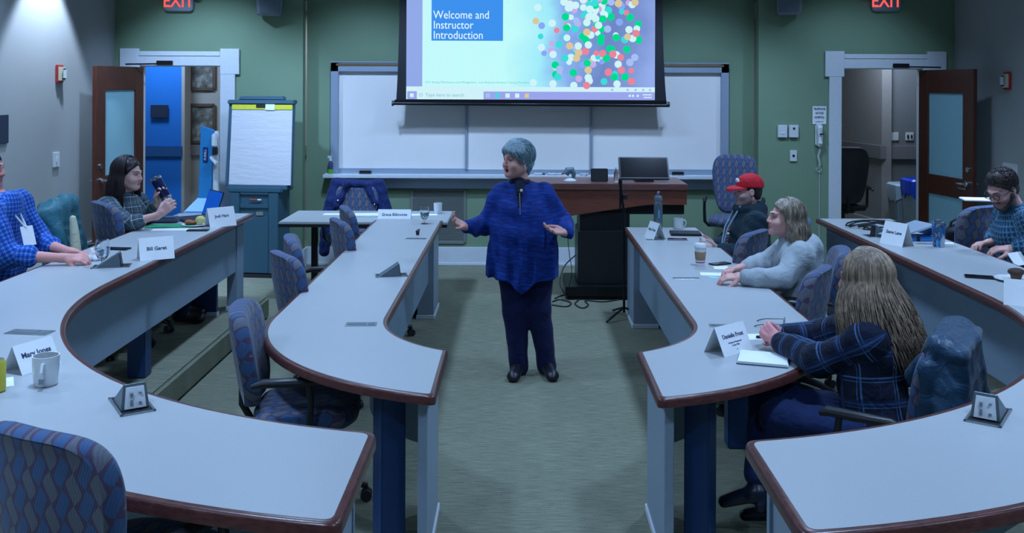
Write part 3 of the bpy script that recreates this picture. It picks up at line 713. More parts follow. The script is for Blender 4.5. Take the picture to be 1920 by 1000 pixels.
# lectern desk
DY=8.95
def dx(px,Y=DY): return W(px,345,Y).x
def dz(py,Y=DY): return W(1170,py,Y).z
ox=(dx(1000)+dx(1290))/2
t=thing('lectern_desk','cherry wood instructor desk with curved apron and black cabinet base','desk',(ox,DY,0))
zt=dz(345); x0,x1=dx(985)-ox,dx(1290)-ox
m=MB(); m.box(x0,x1,-.02,.62,zt-.06,zt); m.build('desk_top',M['desk_top'],t,bev=.008)
m=MB(); top=[];bot=[];N=26
for i in range(N+1):
    f=i/N; px=990+f*(1288-990); b=407 if px<1065 else 407-(407-384)*min(1,(px-1065)/150)**.9
    top.append((dx(px)-ox,zt-.06)); bot.append((dx(px)-ox,dz(b)))
m.loft([[(a[0],0,a[1]),(b[0],0,b[1]),(b[0],.03,b[1]),(a[0],.03,a[1])] for a,b in zip(top,bot)]); m.box(x1-.03,x1-.005,.03,.58,dz(384),zt-.06); m.build('apron_panel',M['desk_wood'],t,ang=20)
m=MB(); m.box(dx(1088)-ox,dx(1285)-ox,.12,.55,dz(400),zt-.07); m.box(dx(1088)-ox,dx(1286)-ox,.08,.5,dz(404),dz(386)); m.box(dx(1088)-ox,dx(1182)-ox,.05,.52,.12,dz(400)); m.box(dx(1084)-ox,dx(1178)-ox,.0,.5,.12,dz(434)); m.build('black_cabinet',M['black'],t,bev=.006)
m=MB(); m.box(dx(1060)-ox,dx(1190)-ox,-.12,.55,.03,.12); m.box(dx(1062)-ox,dx(1188)-ox,-.1,.5,0,.03); m.build('base_plinth',M['black_plinth'] if 'black_plinth' in M else M['black_metal'],t,bev=.006)
ZT=zt
# desk-top devices
p=W(1208,343,DY+.22); t=thing('computer_monitor','wide black monitor leaning back on the instructor desk','monitor',(p.x,DY+.2,ZT),0)
m=MB(); m.at((0,0,.02),rx=-.55); m.box(-.24,.24,-.012,.018,.0,.24); m.build('monitor_body',M['black'],t,bev=.008)
m=MB(); m.at((0,0,.02),rx=-.55); m.box(-.225,.225,-.0135,-.0125,.02,.225); m.build('screen_panel',simple('screen_off',col(.006,.006,.008),.15),t)
MB().box(-.09,.09,-.02,.16,0,.015).build('stand',M['black'],t,bev=.005)
MB().box(-.03,.03,.115,.145,.01,.13).build('stand_neck',M['black'],t,bev=.005)
p=W(1124,340,DY+.2); t=thing('control_panel','small black touch panel left of the monitor on the desk','control panel',(p.x,DY+.2,ZT))
m=MB(); m.at((0,0,0),rx=-.2); m.box(-.082,.082,-.01,.015,.0,.125); m.build('panel_body',M['black'],t,bev=.006); MB().box(-.06,.06,-.01,.06,0,.012).build('panel_foot',M['black'],t,bev=.004)
p=W(1069,340,DY+.2); t=thing('document_camera','grey hooded document camera on the instructor desk','document camera',(p.x,DY+.2,ZT))
MB().lathe([(.06,0),(.06,.012),(.035,.03),(.015,.035)],20).build('camera_base',M['white_plastic'],t)
m=MB(); m.tube([(.03,0,.02),(.035,0,.07),(.015,0,.11),(-.02,0,.105),(-.045,0,.07)],[.014,.022,.032,.036,.032],14); m.build('camera_hood',simple('camera_grey',col(.11,.19,.22),.4),t)
p=W(1155,338,DY+.15); t=thing('water_bottle','small clear plastic bottle between the touch panel and the monitor','bottle',(p.x,DY+.14,ZT)); MB().lathe([(.02,0),(.022,.01),(.022,.09),(.01,.11),(.01,.125)],14).build('bottle_body',M['glass'],t); MB().cyl((0,0,.125),(0,0,.14),.012).build('bottle_cap',M['white_plastic'],t)
# microphone stand and cables
p=T(1170,597,0.0); t=thing('microphone_stand','black microphone stand in front of the instructor desk','microphone stand',(p.x,p.y,0))
q=lambda px,py:(W(px,py,p.y).x-p.x,0,W(px,py,p.y).z)
m=MB(); m.cyl((0,0,.05),q(1170,390),.011,n=10); m.cyl(q(1163,392),q(1163,352),.009,n=8); m.build('stand_pole',M['black_metal'],t)
m=MB(); m.tube([q(1170,395),q(1166,372),q(1164,350)],.010,8); m.build('boom_clutch',M['black_metal'],t)
m=MB(); m.tube([q(1164,352),q(1163,342),q(1163,336)],[.011,.018,.014],12); m.build('microphone',M['black_metal'],t)
m=MB(); m.cyl(q(1172,365),q(1172,374),.022,n=12); m.build('clamp_knob',M['black'],t)
m=MB()
for k in range(3):
    a=PI/2+.3+k*2*PI/3; m.tube([(0,0,.09),(.10*math.cos(a),.10*math.sin(a),.06),(.24*math.cos(a),.24*math.sin(a),.012)],.009,8)
m.build('tripod_feet',M['black_metal'],t)
def cable(name,lab,pts,r=.006,mt='black_rubber'):
    P=[Vector(a) for a in pts]; out=[]
    for i in range(len(P)-1):
        p0=P[max(0,i-1)];p1=P[i];p2=P[i+1];p3=P[min(len(P)-1,i+2)]
        for k in range(8):
            u=k/8; out.append(.5*((2*p1)+(-p0+p2)*u+(2*p0-5*p1+4*p2-p3)*u*u+(-p0+3*p1-3*p2+p3)*u**3))
    out.append(P[-1]); o=P[0]
    m=MB().tube(out,r,6).build(name,M[mt],origin=(o.x,o.y,0) if True else None); return meta(m,lab,'cable',group='cables by the instructor desk')
z0=.007
cable('cable','thin black cable hanging from the desk left of its black base',[W(1065,410,8.85),W(1065,450,8.84),W(1068,480,8.8),W(1072,515,8.75),T(1060,560,z0)],.004)
cable('cable','black cable looping from behind the desk down to the floor',[W(1080,478,8.8),W(1058,500,8.8),W(1050,530,8.7),W(1057,548,8.65),T(1064,560,z0)],.006)
cable('cable','black cable looped on the carpet in front of the desk base',[T(1040,560,z0),T(1060,553,z0),T(1085,560,z0),T(1078,570,z0),T(1092,578,z0),T(1103,572,z0),T(1098,564,z0),T(1130,566,z0),T(1160,562,z0)],.006)
cable('cable','black cable lying straight on the carpet behind the presenter',[T(1035,572,z0),T(1062,575,z0),T(1070,568,z0),T(1050,562,z0),T(1036,566,z0)],.006)
# ---------------------------------------------------------------- distance-field sculpting: smooth union of shapes, meshed as one continuous skin
def V3(*a): return np.array(a,dtype=np.float64)
def rotm(yaw=0,pitch=0,roll=0):
    """columns: right, forward, up.  yaw 0 faces +Y; positive pitch looks down"""
    R=Matrix.Rotation(yaw,3,'Z')@Matrix.Rotation(-pitch,3,'X')@Matrix.Rotation(roll,3,'Y')
    return np.array(R)
class SDF:
    def __init__(s, lo, hi, h):
        s.h=h; s.lo=np.array(lo,float)-2*h; n=np.ceil((np.array(hi,float)+2*h-s.lo)/h).astype(int)+1; s.n=n
        s.D=np.full(tuple(n),9.,dtype=np.float32)
        s.ax=[(s.lo[i]+h*np.arange(n[i])).astype(np.float32) for i in range(3)]
    def win(s,lo,hi):
        a=np.clip(np.floor((np.array(lo)-s.lo)/s.h).astype(int),0,s.n); b=np.clip(np.ceil((np.array(hi)-s.lo)/s.h).astype(int)+1,0,s.n)
        if (b<=a).any(): return None
        sl=tuple(slice(a[i],b[i]) for i in range(3))
        return sl, s.ax[0][sl[0]][:,None,None], s.ax[1][sl[1]][None,:,None], s.ax[2][sl[2]][None,None,:]
    def put(s,sl,d,k,op):
        cur=s.D[sl]
        if op=='+':
            if k>0:
                hh=np.clip(.5+.5*(cur-d)/k,0,1); s.D[sl]=cur*(1-hh)+d*hh-k*hh*(1-hh)
            else: s.D[sl]=np.minimum(cur,d)
        else:
            if k>0:
                hh=np.clip(.5-.5*(cur+d)/k,0,1); s.D[sl]=cur*(1-hh)+(-d)*hh+k*hh*(1-hh)
            else: s.D[sl]=np.maximum(cur,-d)
    def cap(s,a,b,ra,rb=None,k=.02,op='+'):
        rb=ra if rb is None else rb; a=np.array(a,float); b=np.array(b,float); R=max(ra,rb)+k*1.5+3*s.h
        w=s.win(np.minimum(a,b)-R,np.maximum(a,b)+R)
        if w is None: return s
        sl,x,y,z=w; ab=b-a; L=max(1e-9,ab@ab)
        t=np.clip(((x-a[0])*ab[0]+(y-a[1])*ab[1]+(z-a[2])*ab[2])/L,0,1)
        d=np.sqrt((x-a[0]-t*ab[0])**2+(y-a[1]-t*ab[1])**2+(z-a[2]-t*ab[2])**2)-(ra+(rb-ra)*t)
        s.put(sl,d.astype(np.float32),k,op); return s
    def ell(s,c,r,R=None,k=.03,op='+'):
        c=np.array(c,float); r=np.array(r,float); m=r.max()+k*1.5+3*s.h
        w=s.win(c-m,c+m)
        if w is None: return s
        sl,x,y,z=w; dx=x-c[0];dy=y-c[1];dz=z-c[2]
        if R is None: u,v,q=dx,dy,dz
        else: u=dx*R[0,0]+dy*R[1,0]+dz*R[2,0]; v=dx*R[0,1]+dy*R[1,1]+dz*R[2,1]; q=dx*R[0,2]+dy*R[1,2]+dz*R[2,2]
        k0=np.sqrt((u/r[0])**2+(v/r[1])**2+(q/r[2])**2); k1=np.sqrt((u/r[0]**2)**2+(v/r[1]**2)**2+(q/r[2]**2)**2)
        d=k0*(k0-1)/np.maximum(k1,1e-6)
        s.put(sl,d.astype(np.float32),k,op); return s
    def box(s,c,r,R=None,rd=.02,k=.02,op='+'):
        c=np.array(c,float); m=np.linalg.norm(r)+k*1.5+3*s.h
        w=s.win(c-m,c+m)
        if w is None: return s
        sl,x,y,z=w; dx=x-c[0];dy=y-c[1];dz=z-c[2]
        if R is None: u,v,q=dx,dy,dz
        else: u=dx*R[0,0]+dy*R[1,0]+dz*R[2,0]; v=dx*R[0,1]+dy*R[1,1]+dz*R[2,1]; q=dx*R[0,2]+dy*R[1,2]+dz*R[2,2]
        a=np.abs(u)-(r[0]-rd);b=np.abs(v)-(r[1]-rd);e=np.abs(q)-(r[2]-rd)
        d=np.sqrt(np.maximum(a,0)**2+np.maximum(b,0)**2+np.maximum(e,0)**2)+np.minimum(np.maximum(a,np.maximum(b,e)),0)-rd
        s.put(sl,d.astype(np.float32),k,op); return s
    def cut(s,p,n,k=0.0):      # keep the side the normal points away from
        x,y,z=s.ax[0][:,None,None],s.ax[1][None,:,None],s.ax[2][None,None,:]
        n=np.array(n,float); n/=np.linalg.norm(n)
        d=((x-p[0])*n[0]+(y-p[1])*n[1]+(z-p[2])*n[2]).astype(np.float32)
        if k>0:
            hh=np.clip(.5-.5*(s.D-d)/k,0,1); s.D=(s.D*(1-hh)+d*hh+k*hh*(1-hh)).astype(np.float32)
        else: s.D=np.maximum(s.D,d)
        return s
    def warp(s,fn):
        x,y,z=s.ax[0][:,None,None],s.ax[1][None,:,None],s.ax[2][None,None,:]
        s.D=(s.D+fn(x,y,z)).astype(np.float32); return s
    def folds(s,amp,f=22,seed=0):
        r=np.random.RandomState(seed); A=[(r.randn(3)*f,r.rand()*6) for _ in range(6)]
        def fn(x,y,z):
            t=0
            for a,p in A: t=t+np.sin(a[0]*x+a[1]*y+a[2]*z+p)
            return amp*t/3
        return s.warp(fn)
    def mesh(s, it=2):
        D=s.D; n=D.shape; ins=D<0
        cnt=sum(ins[i:n[0]-1+i,j:n[1]-1+j,k:n[2]-1+k].astype(np.int8) for i in(0,1) for j in(0,1) for k in(0,1))
        act=(cnt>0)&(cnt<8); idx=-np.ones(act.shape,dtype=np.int64); cells=np.argwhere(act); idx[act]=np.arange(len(cells))
        acc=np.zeros((len(cells),3)); w=np.zeros(len(cells)); ci,cj,ck=cells.T
        for ax in range(3):
            o=[a for a in range(3) if a!=ax]
            for u in (0,1):
                for v in (0,1):
                    A=[ci.copy(),cj.copy(),ck.copy()]; A[o[0]]+=u; A[o[1]]+=v; B=[a.copy() for a in A]; B[ax]+=1
                    da=D[A[0],A[1],A[2]]; db=D[B[0],B[1],B[2]]; cr=(da<0)!=(db<0)
                    t=np.where(cr,da/np.where(cr,da-db,1),0)
                    P=np.stack(A,1).astype(float); P[:,ax]+=t; acc[cr]+=P[cr]; w[cr]+=1
        pts=s.lo+s.h*acc/w[:,None]
        F_=[]
        for ax in range(3):
            o=[a for a in range(3) if a!=ax]
            sl0=[slice(None)]*3; sl1=[slice(None)]*3; sl0[ax]=slice(0,n[ax]-1); sl1[ax]=slice(1,n[ax])
            e=ins[tuple(sl0)]!=ins[tuple(sl1)]
            E_=np.argwhere(e); ok=(E_[:,o[0]]>0)&(E_[:,o[1]]>0)&(E_[:,o[0]]<n[o[0]]-1)&(E_[:,o[1]]<n[o[1]]-1); E_=E_[ok]
            q=[]
            for du,dv in ((-1,-1),(0,-1),(0,0),(-1,0)):
                c=E_.copy(); c[:,o[0]]+=du; c[:,o[1]]+=dv; q.append(idx[c[:,0],c[:,1],c[:,2]])
            q=np.stack(q,1); fl=ins[E_[:,0],E_[:,1],E_[:,2]]
            if ax==1: fl=~fl
            q[~fl]=q[~fl][:,::-1]; F_.append(q)
        Fq=np.concatenate(F_); Fq=Fq[(Fq>=0).all(1)]
        for _ in range(it):       # gentle smoothing
            sm=np.zeros_like(pts); c=np.zeros(len(pts))
            for a,b in ((0,1),(1,2),(2,3),(3,0)):
                np.add.at(sm,Fq[:,a],pts[Fq[:,b]]); np.add.at(sm,Fq[:,b],pts[Fq[:,a]]); np.add.at(c,Fq[:,a],1); np.add.at(c,Fq[:,b],1)
            pts=pts*.5+.5*sm/np.maximum(c,1)[:,None]
        return pts,Fq
    def build(s,name,mat,parent=None,it=2,tint=None,uvbones=None,slot=None):
        pts,Fq=s.mesh(it)
        me=bpy.data.meshes.new(name); me.vertices.add(len(pts)); me.vertices.foreach_set('co',pts.astype(np.float32).ravel())
        me.loops.add(Fq.size); me.loops.foreach_set('vertex_index',Fq.astype(np.int32).ravel())
        me.polygons.add(len(Fq)); me.polygons.foreach_set('loop_start',np.arange(0,Fq.size,4,dtype=np.int32)); me.update(calc_edges=True)
        for m in (mat if isinstance(mat,(list,tuple)) else [mat]): me.materials.append(m)
        if slot is not None:
            cen=pts[Fq].mean(1); me.polygons.foreach_set('material_index',slot(cen).astype(np.int32))
        me.polygons.foreach_set('use_smooth',np.ones(len(Fq),dtype=bool))
        if tint is not None:
            c=tint(pts); at=me.color_attributes.new('tint','FLOAT_COLOR','POINT'); at.data.foreach_set('color',np.concatenate([c,np.ones((len(c),1))],1).astype(np.float32).ravel())
        if uvbones:
            best=np.full(len(pts),9.); uv=np.zeros((len(pts),3))
            for a,b,rr,ref in uvbones:
                a=np.array(a,float);b=np.array(b,float);ab=b-a;L=np.linalg.norm(ab);t=((pts-a)@ab)/L**2; tc=np.clip(t,0,1)
                q=pts-(a+tc[:,None]*ab); d=np.linalg.norm(q,axis=1)-rr; ax_=ab/L
                r1=np.array(ref,float); r1-=ax_*(r1@ax_); r1/=np.linalg.norm(r1); r2=np.cross(ax_,r1)
                an=np.arctan2(q@r2,q@r1); k=d<best
                uv[k,0]=(t*L)[k]; uv[k,1]=(an*rr)[k]; best=np.minimum(best,d)
            at=me.attributes.new('cloth','FLOAT_VECTOR','POINT'); at.data.foreach_set('vector',uv.astype(np.float32).ravel())
        o=bpy.data.objects.new(name,me); C.objects.link(o)
        if parent is not None: o.parent=parent
        return o
def soft(name,c,rough=.85,bump=.15,scale=120,sheen=.06,var=.15):
    m=NT(name); v=m.coord(); n=m.noise(v,scale,3); n2=m.noise(v,9,3)
    a=tuple(x*(1-var) for x in c[:3])+(1,); b=tuple(x*(1+var) for x in c[:3])+(1,)
    wr=m.new('ShaderNodeTexNoise'); wr.inputs['Scale'].default_value=11; wr.inputs['Detail'].default_value=2.5; wr.inputs['Distortion'].default_value=1.6; m.link(v,wr.inputs['Vector'])
    m.base(m.mix(n2,a,b),rough,0,.25); m.b.inputs['Sheen Weight'].default_value=sheen; m.bump(m.math('ADD',m.math('MULTIPLY',n,bump*.12),wr.outputs['Fac']),.38,.028); return m.m

# ---------------------------------------------------------------- swivel chairs
def pad(mb, n, pts_fn, th_fn): pass
def make_chair(seat_z=.46, loc=(0,0,0), rz=0, label=None, group=None, back_top=.955, mats=None):
    fb,fs=mats or (M['fabric_back'],M['fabric_seat'])
    t=thing('swivel_chair',label,'chair',loc,rz,group)
    # seat cushion: rounded squarish
    m=MB(); rings=[]
    for z,k in ((-.045,.80),(-.05,.9),(-.035,.975),(-.01,1.0),(.012,.985),(.028,.93),(.036,.8),(.038,.5),(.037,.1)):
        rings.append([(.25*k*math.copysign(abs(math.cos(a))**.62,math.cos(a)),.245*k*math.copysign(abs(math.sin(a))**.62,math.sin(a))+.02,seat_z+z) for a in [2*PI*i/44 for i in range(44)]])
    m.loft(rings); m.build('seat',fs,t,ang=60)
    # backrest: curved upholstered shell, wider at top with round corners and piping
    def bk(u,w):  # u -1..1 across, w 0..1 up
        z=seat_z+.03+w*(back_top-seat_z-.03)
        y=-.235-.07*w-.0*w + .045*u*u
        hw=.175+.055*min(1,w*1.6)
        return u*hw,y,z
    m=MB(); N=48
    def outline(k,dy,inset):
        r=[]
        for i in range(N):
            a=2*PI*i/N; cu=math.copysign(abs(math.cos(a))**.48,math.cos(a)); sw=math.copysign(abs(math.sin(a))**.48,math.sin(a))
            x,y,z=bk(cu*k,.5+.5*sw*(1-(1-k)*.9)); r.append((x,y+dy,z))
        return r
    rings=[outline(.15,.048,0),outline(.6,.046,0),outline(.86,.040,0),outline(.955,.030,0),outline(.985,.014,0),outline(1.0,-.012,0),outline(.985,-.032,0),outline(.95,-.040,0),outline(.935,-.038,0),outline(.6,-.048,0),outline(.15,-.052,0)]
    m.loft(rings); m.build('backrest',fb,t,ang=60)
    for s in (-1,1):
        m=MB(); m.tube([(s*.15,.02,seat_z-.06),(s*.25,.03,seat_z-.06),(s*.285,.05,seat_z-.02),(s*.29,.06,seat_z+.10),(s*.29,.05,seat_z+.185)],[.016,.017,.017,.015,.014],10)
        m.build('arm_support',M['black'],t)
        m=MB(); m.tube([(s*.285,-.2,seat_z+.185),(s*.29,-.15,seat_z+.2),(s*.29,.0,seat_z+.2),(s*.285,.10,seat_z+.2),(s*.28,.13,seat_z+.185)],[.012,.02,.022,.021,.012],10)
        m.build('armrest',M['black'],t)
    MB().box(-.11,.11,-.13,.13,seat_z-.085,seat_z-.045).build('mechanism',M['black'],t,bev=.01)
    m=MB(); m.tube([(0,-.10,seat_z-.07),(0,-.24,seat_z-.06),(0,-.285,seat_z+.02),(0,-.285,seat_z+.14)],[.022,.02,.018,.016],8); m.build('back_bracket',M['black'],t)
    m=MB(); m.cyl((0,0,.10),(0,0,seat_z-.08),.026); m.cyl((0,0,.06),(0,0,.16),.04); m.build('gas_column',M['black'],t)
    m=MB()
    for k in range(5):
        a=2*PI*k/5+.3; c,s=math.cos(a),math.sin(a); m.tube([(.02*c,.02*s,.11),(.16*c,.16*s,.10),(.30*c,.30*s,.07)],[.026,.022,.014],8)
    m.build('star_base',M['black'],t)
    for k in range(5):
        a=2*PI*k/5+.3; c,s=math.cos(a),math.sin(a); n=Vector((-s,c,0)); p=Vector((.295*c,.295*s,.028))
        m=MB(); m.cyl(p-n*.026,p-n*.006,.027,n=14); m.cyl(p+n*.006,p+n*.026,.027,n=14); m.cyl(p-n*.01,p+n*.01,.012,n=8); m.cyl(p,p+Vector((0,0,.045)),.009,n=8)
        m.build('caster',M['black_rubber'],t)
    return t
def face(dx,dy): return math.atan2(-dx,dy)       # rz so that local +Y looks along (dx,dy)
chair0=make_chair(label='patterned swivel chair tucked under the curved bend of the inner left table',loc=(-1.02,4.56,0),rz=face(1,.12),group=None)
def chair(x,y,d,label,z=0): return dup(chair0,(x,y,z),face(*d),label)
chair(-1.21,6.05,(1,.65),'patterned swivel chair at inner left table, third from the wall, back to camera')
chair(-1.27,6.60,(1,.25),'patterned swivel chair at inner left table, peeking out just beyond the turned one')
chair(-1.12,7.45,(1,.45),'patterned swivel chair at inner left table, second from the front wall')
chair(-1.18,8.15,(1,.3),'patterned swivel chair at inner left table, nearest the front folding table')
chair(1.46,7.03,(-.8,.6),'swivel chair between the man in the red cap and the woman in the pale hoodie')
chair(1.47,5.63,(-.85,.5),'patterned swivel chair between the hoodie woman and the plaid-shirt woman')
ch_hw=chair(1.78,6.20,(-1,.2),'swivel chair the woman in the pale hoodie sits on')
ch_cm=chair(1.93,7.55,(-1,.1),'swivel chair the man in the red cap sits on')
ch_pw=chair(1.50,4.12,(-.82,.52),'swivel chair under the dark quilted coat, the plaid-shirt woman sits on it')
ch_nj=chair(-1.68,9.68,(0,-1),'patterned swivel chair behind the folding table with a navy jacket on its back')
ch_lw=chair(-2.78,7.09,(.75,.66),'patterned swivel chair the dark-haired woman in grey plaid sits on',PF)
ch_tj=chair(-2.80,6.50,(1,.2),'swivel chair under the teal puffer jacket on the left platform',PF)
ch_lm=chair(-3.22,5.62,(1,.1),'swivel chair the man in the blue checked shirt sits on',PF)
chair(3.22,7.15,(-.45,.95),'patterned swivel chair left of the bearded man, black bag hung before it',PF)
ch_gm=chair(3.42,6.15,(-1,.2),'swivel chair the bearded man with glasses sits on',PF)
chair(-1.08,2.66,(.42,.9),'large patterned swivel chair in the bottom left corner, back filling the foreground',PF)
hc=make_chair(.62,loc=(2.17,9.72,0),rz=face(-.25,-1),label='tall patterned office chair standing against the front wall behind the man in the red cap',back_top=1.26)
m=MB(); m.tube([(-.05,0,.56),(.06,.16,.54),(.16,.27,.47),(.20,.29,.45)],.010,8); m.build('height_lever',M['black'],hc)
BK=simple('black_upholstery',col(.008,.008,.010),.7)
make_chair(.62,loc=(3.70,11.0,0),rz=face(.1,1),label='all-black office chair in the hallway seen through the right doorway',back_top=1.30,mats=(BK,BK))
# ---------------------------------------------------------------- jackets over chair backs (made in the chair's own frame)
def jacket(label,chair_,shape,mat,h=.008,folds=.006,seed=1,extra=None,cat='jacket',name='draped_jacket',it=2,f=24):
    t=thing(name,label,cat,chair_.location,chair_.rotation_euler.z)
    s=SDF((-.45,-.62,.02),(.45,.30,1.12),h); shape(s); s.folds(folds,f,seed); s.build('jacket_shell',mat,t,it=it)
    if extra: extra(t)
    return t
def sh_teal(s):
    for i in range(7): 
        z=.97-.07*i; s.ell((0,-.31+.01*i,z),(.25+.008*i,.105,.058),k=.03)
    s.cap((-.2,-.29,.95),(-.26,-.2,.5),.07,.06,k=.03); s.cap((.2,-.29,.95),(.27,-.2,.45),.075,.06,k=.03); s.cap((-.12,-.26,.99),(.12,-.26,.99),.06,k=.04)
def ex_teal(t):
    s=SDF((.12,-.32,.3),(.40,.05,1.0),.008); s.cap((.20,-.16,.92),(.245,-.12,.62),.022,.038,k=.01); s.cap((.25,-.12,.60),(.24,-.12,.42),.03,.02,k=.01); s.folds(.003,30,4)
    s.build('cream_lining',soft('cream_fleece',col(.50,.50,.36),.9,.4),t)
jacket('teal puffer jacket with cream lining hung over a chair on the left platform',ch_tj,sh_teal,soft('teal_puffer',col(.03,.14,.175),.5,.1,60,.05),extra=ex_teal,seed=3,folds=.010)
def sh_navy(s):
    s.cap((-.2,-.30,.93),(.2,-.30,.93),.055,.055,k=.03)
    s.box((0,-.36,.68),(.25,.03,.28),rd=.025,k=.03)
    s.cap((-.22,-.30,.93),(-.31,-.26,.55),.07,.075,k=.03); s.cap((-.31,-.26,.55),(-.37,-.22,.20),.07,.055,k=.03)
    s.cap((.22,-.30,.93),(.30,-.24,.6),.07,.075,k=.03); s.cap((.30,-.24,.6),(.33,-.2,.25),.065,.055,k=.03)
    s.cap((-.1,-.23,.93),(-.19,-.22,.75),.03,.035,k=.02); s.cap((.1,-.23,.95),(.20,-.22,.72),.035,.04,k=.02)
def ex_navy(t):
    m=MB(); m.ell((-.19,-.185,.74),.012); m.ell((.185,-.18,.78),.012); m.build('snap_button',M['chrome'],t)
jacket('navy jacket draped over the chair behind the folding table',ch_nj,sh_navy,soft('navy_cloth',col(.006,.018,.10),.7),extra=ex_navy,seed=5)
def sh_coat(s):
    s.cap((-.19,-.31,.955),(.19,-.31,.955),.052,.052,k=.04)
    s.cap((-.235,-.28,.9),(-.225,-.26,.55),.035,.03,k=.03)
    s.box((0,-.385,.64),(.265,.036,.33),rd=.03,k=.03)
    s.box((.07,-.37,.40),(.27,.07,.10),rd=.03,k=.05)
    s.cap((-.16,-.30,.965),(-.11,-.20,.80),.03,.035,k=.02); s.cap((.16,-.30,.965),(.13,-.20,.78),.03,.035,k=.02)
    s.warp(lambda x,y,z: -.014*(np.abs(np.sin(z*24))**.45-.75))
    s.cap((-.18,-.34,.94),(-.245,-.37,.66),.062,.070,k=.012); s.cap((-.245,-.37,.66),(-.20,-.33,.44),.070,.060,k=.012)
    s.cap((.18,-.34,.94),(.265,-.38,.62),.065,.078,k=.012); s.cap((.265,-.38,.62),(.30,-.34,.36),.078,.068,k=.012)
jacket('dark blue quilted winter coat hanging over the plaid-shirt woman\'s chair back',ch_pw,sh_coat,soft('dark_quilted',col(.014,.045,.085),.42,.12,50,.1),seed=8,folds=.007,name='draped_coat',cat='coat',h=.007)
# ---------------------------------------------------------------- things on the tables
def tent(label,px,py,z,rz,w=.22,h=.115,spread=.055,txt=None,Tz=None,lean=0):
    p=T(px,py,z); t=thing('name_card',label,'name card',(p.x,p.y,z+.001),rz,'folded name cards')
    for s in (-1,1):
        m=MB(); m.loft([[(-w/2,s*spread,0),(w/2,s*spread,0),(w/2,s*(spread-.0015),0),(-w/2,s*(spread-.0015),0)],[(-w/2,s*.001,h),(w/2,s*.001,h),(w/2,-s*.0005,h),(-w/2,-s*.0005,h)]])
        m.build('card_face',M['paper'],t,smooth=False)
    if txt:
        sl=math.atan2(spread,h)
        for i,(s_,sz_,f) in enumerate(txt):
            text('name_lettering',s_,sz_,M['ink'],(0,-spread*(1-f)-.0012,h*f),(PI/2-sl,0,0),t,bold=.0006 if i==0 else 0)
    return t
ZO_=ZO; 
tent('long name card centred at the front of the folding table',740,410,.72,0,w=.31,h=.085,spread=.03,txt=[('Grace Billmonte',.036,.45)])
tent('name card on the outer left table near the goblet',292,485,ZO,.55,w=.20,h=.13,txt=[('Bill Garet',.03,.5)])
tent('name card on the outer left table beside the laptop',413,424,ZO,.75,w=.21,h=.14,txt=[('Jodi Hart',.03,.55)])
tent('name card on the outer left table behind the white mug',60,690,ZO,1.15,w=.17,h=.10,txt=[('Mary Jones',.028,.6)])
tent('name card on the inner right table in front of the steel bottle',1228,447,ZI,-1.25,w=.17,h=.13,txt=[('Dan Frost',.03,.55)])
tent('large name card on the inner right table beside the white notebook',1366,658,ZI,.70,w=.215,h=.125,spread=.06,txt=[('Danielle Frost',.027,.62),('Emergency Management',.010,.40),('County Office',.010,.30),('o',.012,.16)])
tent('name card on the outer right table next to the open book',1681,459,ZO,-1.1,w=.19,h=.15,txt=[('Steve Lane',.03,.55)])
tent('name card at the right edge of the outer right table, cut by the frame',1925,572,ZO,-.5,w=.2,h=.12)
# flat power plates and raised power units
PGL=simple('power_unit_grey',col(.13,.17,.19),.4,.4)
def power_flat(label,px,py,z,rz,L=.20,Wd=.075,grp='flush power outlets'):
    p=T(px,py,z); t=thing('power_outlet_unit',label,'power outlet',(p.x,p.y,z+.0008),rz,grp)
    MB().box(-L/2,L/2,-Wd/2,Wd/2,0,.003).build('bezel',M['steel'],t,bev=.001,seg=1)
    m=MB(); m.box(-L/2+.008,L*.18,-Wd/2+.010,Wd/2-.008,.003,.0042); m.box(L*.18+.006,L/2-.008,-Wd/2+.010,Wd/2-.008,.003,.0042); m.build('outlet_cover',PGL,t)
    m=MB(); m.cyl((-L/2+.022,0,.0042),(-L/2+.022,0,.0055),.010,n=14); m.build('release_button',M['chrome'],t)
def power_up(label,px,py,z,rz,plate=True):
    p=T(px,py,z); t=thing('power_outlet_unit',label,'power outlet',(p.x,p.y,z+.0008),rz,'raised power outlets')
    L=.21; Wd=.11
    m=MB(); 
    m.box(-L/2,L/2,-Wd/2,-Wd/2+.008,0,.004); m.box(-L/2,L/2,Wd/2-.008,Wd/2,0,.004); m.box(-L/2,-L/2+.008,-Wd/2,Wd/2,0,.004); m.box(L/2-.008,L/2,-Wd/2,Wd/2,0,.004); m.build('bezel',M['steel'],t)
    MB().box(-L/2+.008,L/2-.008,-Wd/2+.008,Wd/2-.008,0,.001).build('recess',M['black'],t)
    m=MB(); m.loft([[(-.055,-.045,.001),(.085,-.045,.001),(-.045,-.035,.085)],[(-.055,.045,.001),(.085,.045,.001),(-.045,.035,.085)]]); m.build('flip_up_housing',PGL,t,bev=.002,seg=1)
    m=MB(); m.loft([[(-.0565,-.034,.006),(-.0475,-.028,.074),(-.0495,-.028,.074),(-.0585,-.034,.006)],[(-.0565,.034,.006),(-.0475,.028,.074),(-.0495,.028,.074),(-.0585,.034,.006)]]); m.build('outlet_face',M['paper'] if plate else M['black'],t)
    if plate:
        m=MB()
        for y,z_ in ((-.015,.055),(-.015,.022),(.012,.055),(.012,.045),(.012,.02),(.012,.03)): m.box(-.062,-.048,y-.004,y+.004,z_-.003,z_+.003)
        m.build('sockets',M['grey_plastic'],t)
power_flat('flush power outlet on the outer left table behind the tilted name card',56,624,ZO,-.12,.19)
power_flat('flush power outlet in the bend of the inner left table',677,609,ZI,.05,.16)
power_flat('flush power outlet near the far end of the inner left table',780,448,ZI,-.05,.17,.06)
power_flat('flush power outlet on the inner right table beside the paper sheets',1287,523,ZI,.0,.17,.06)
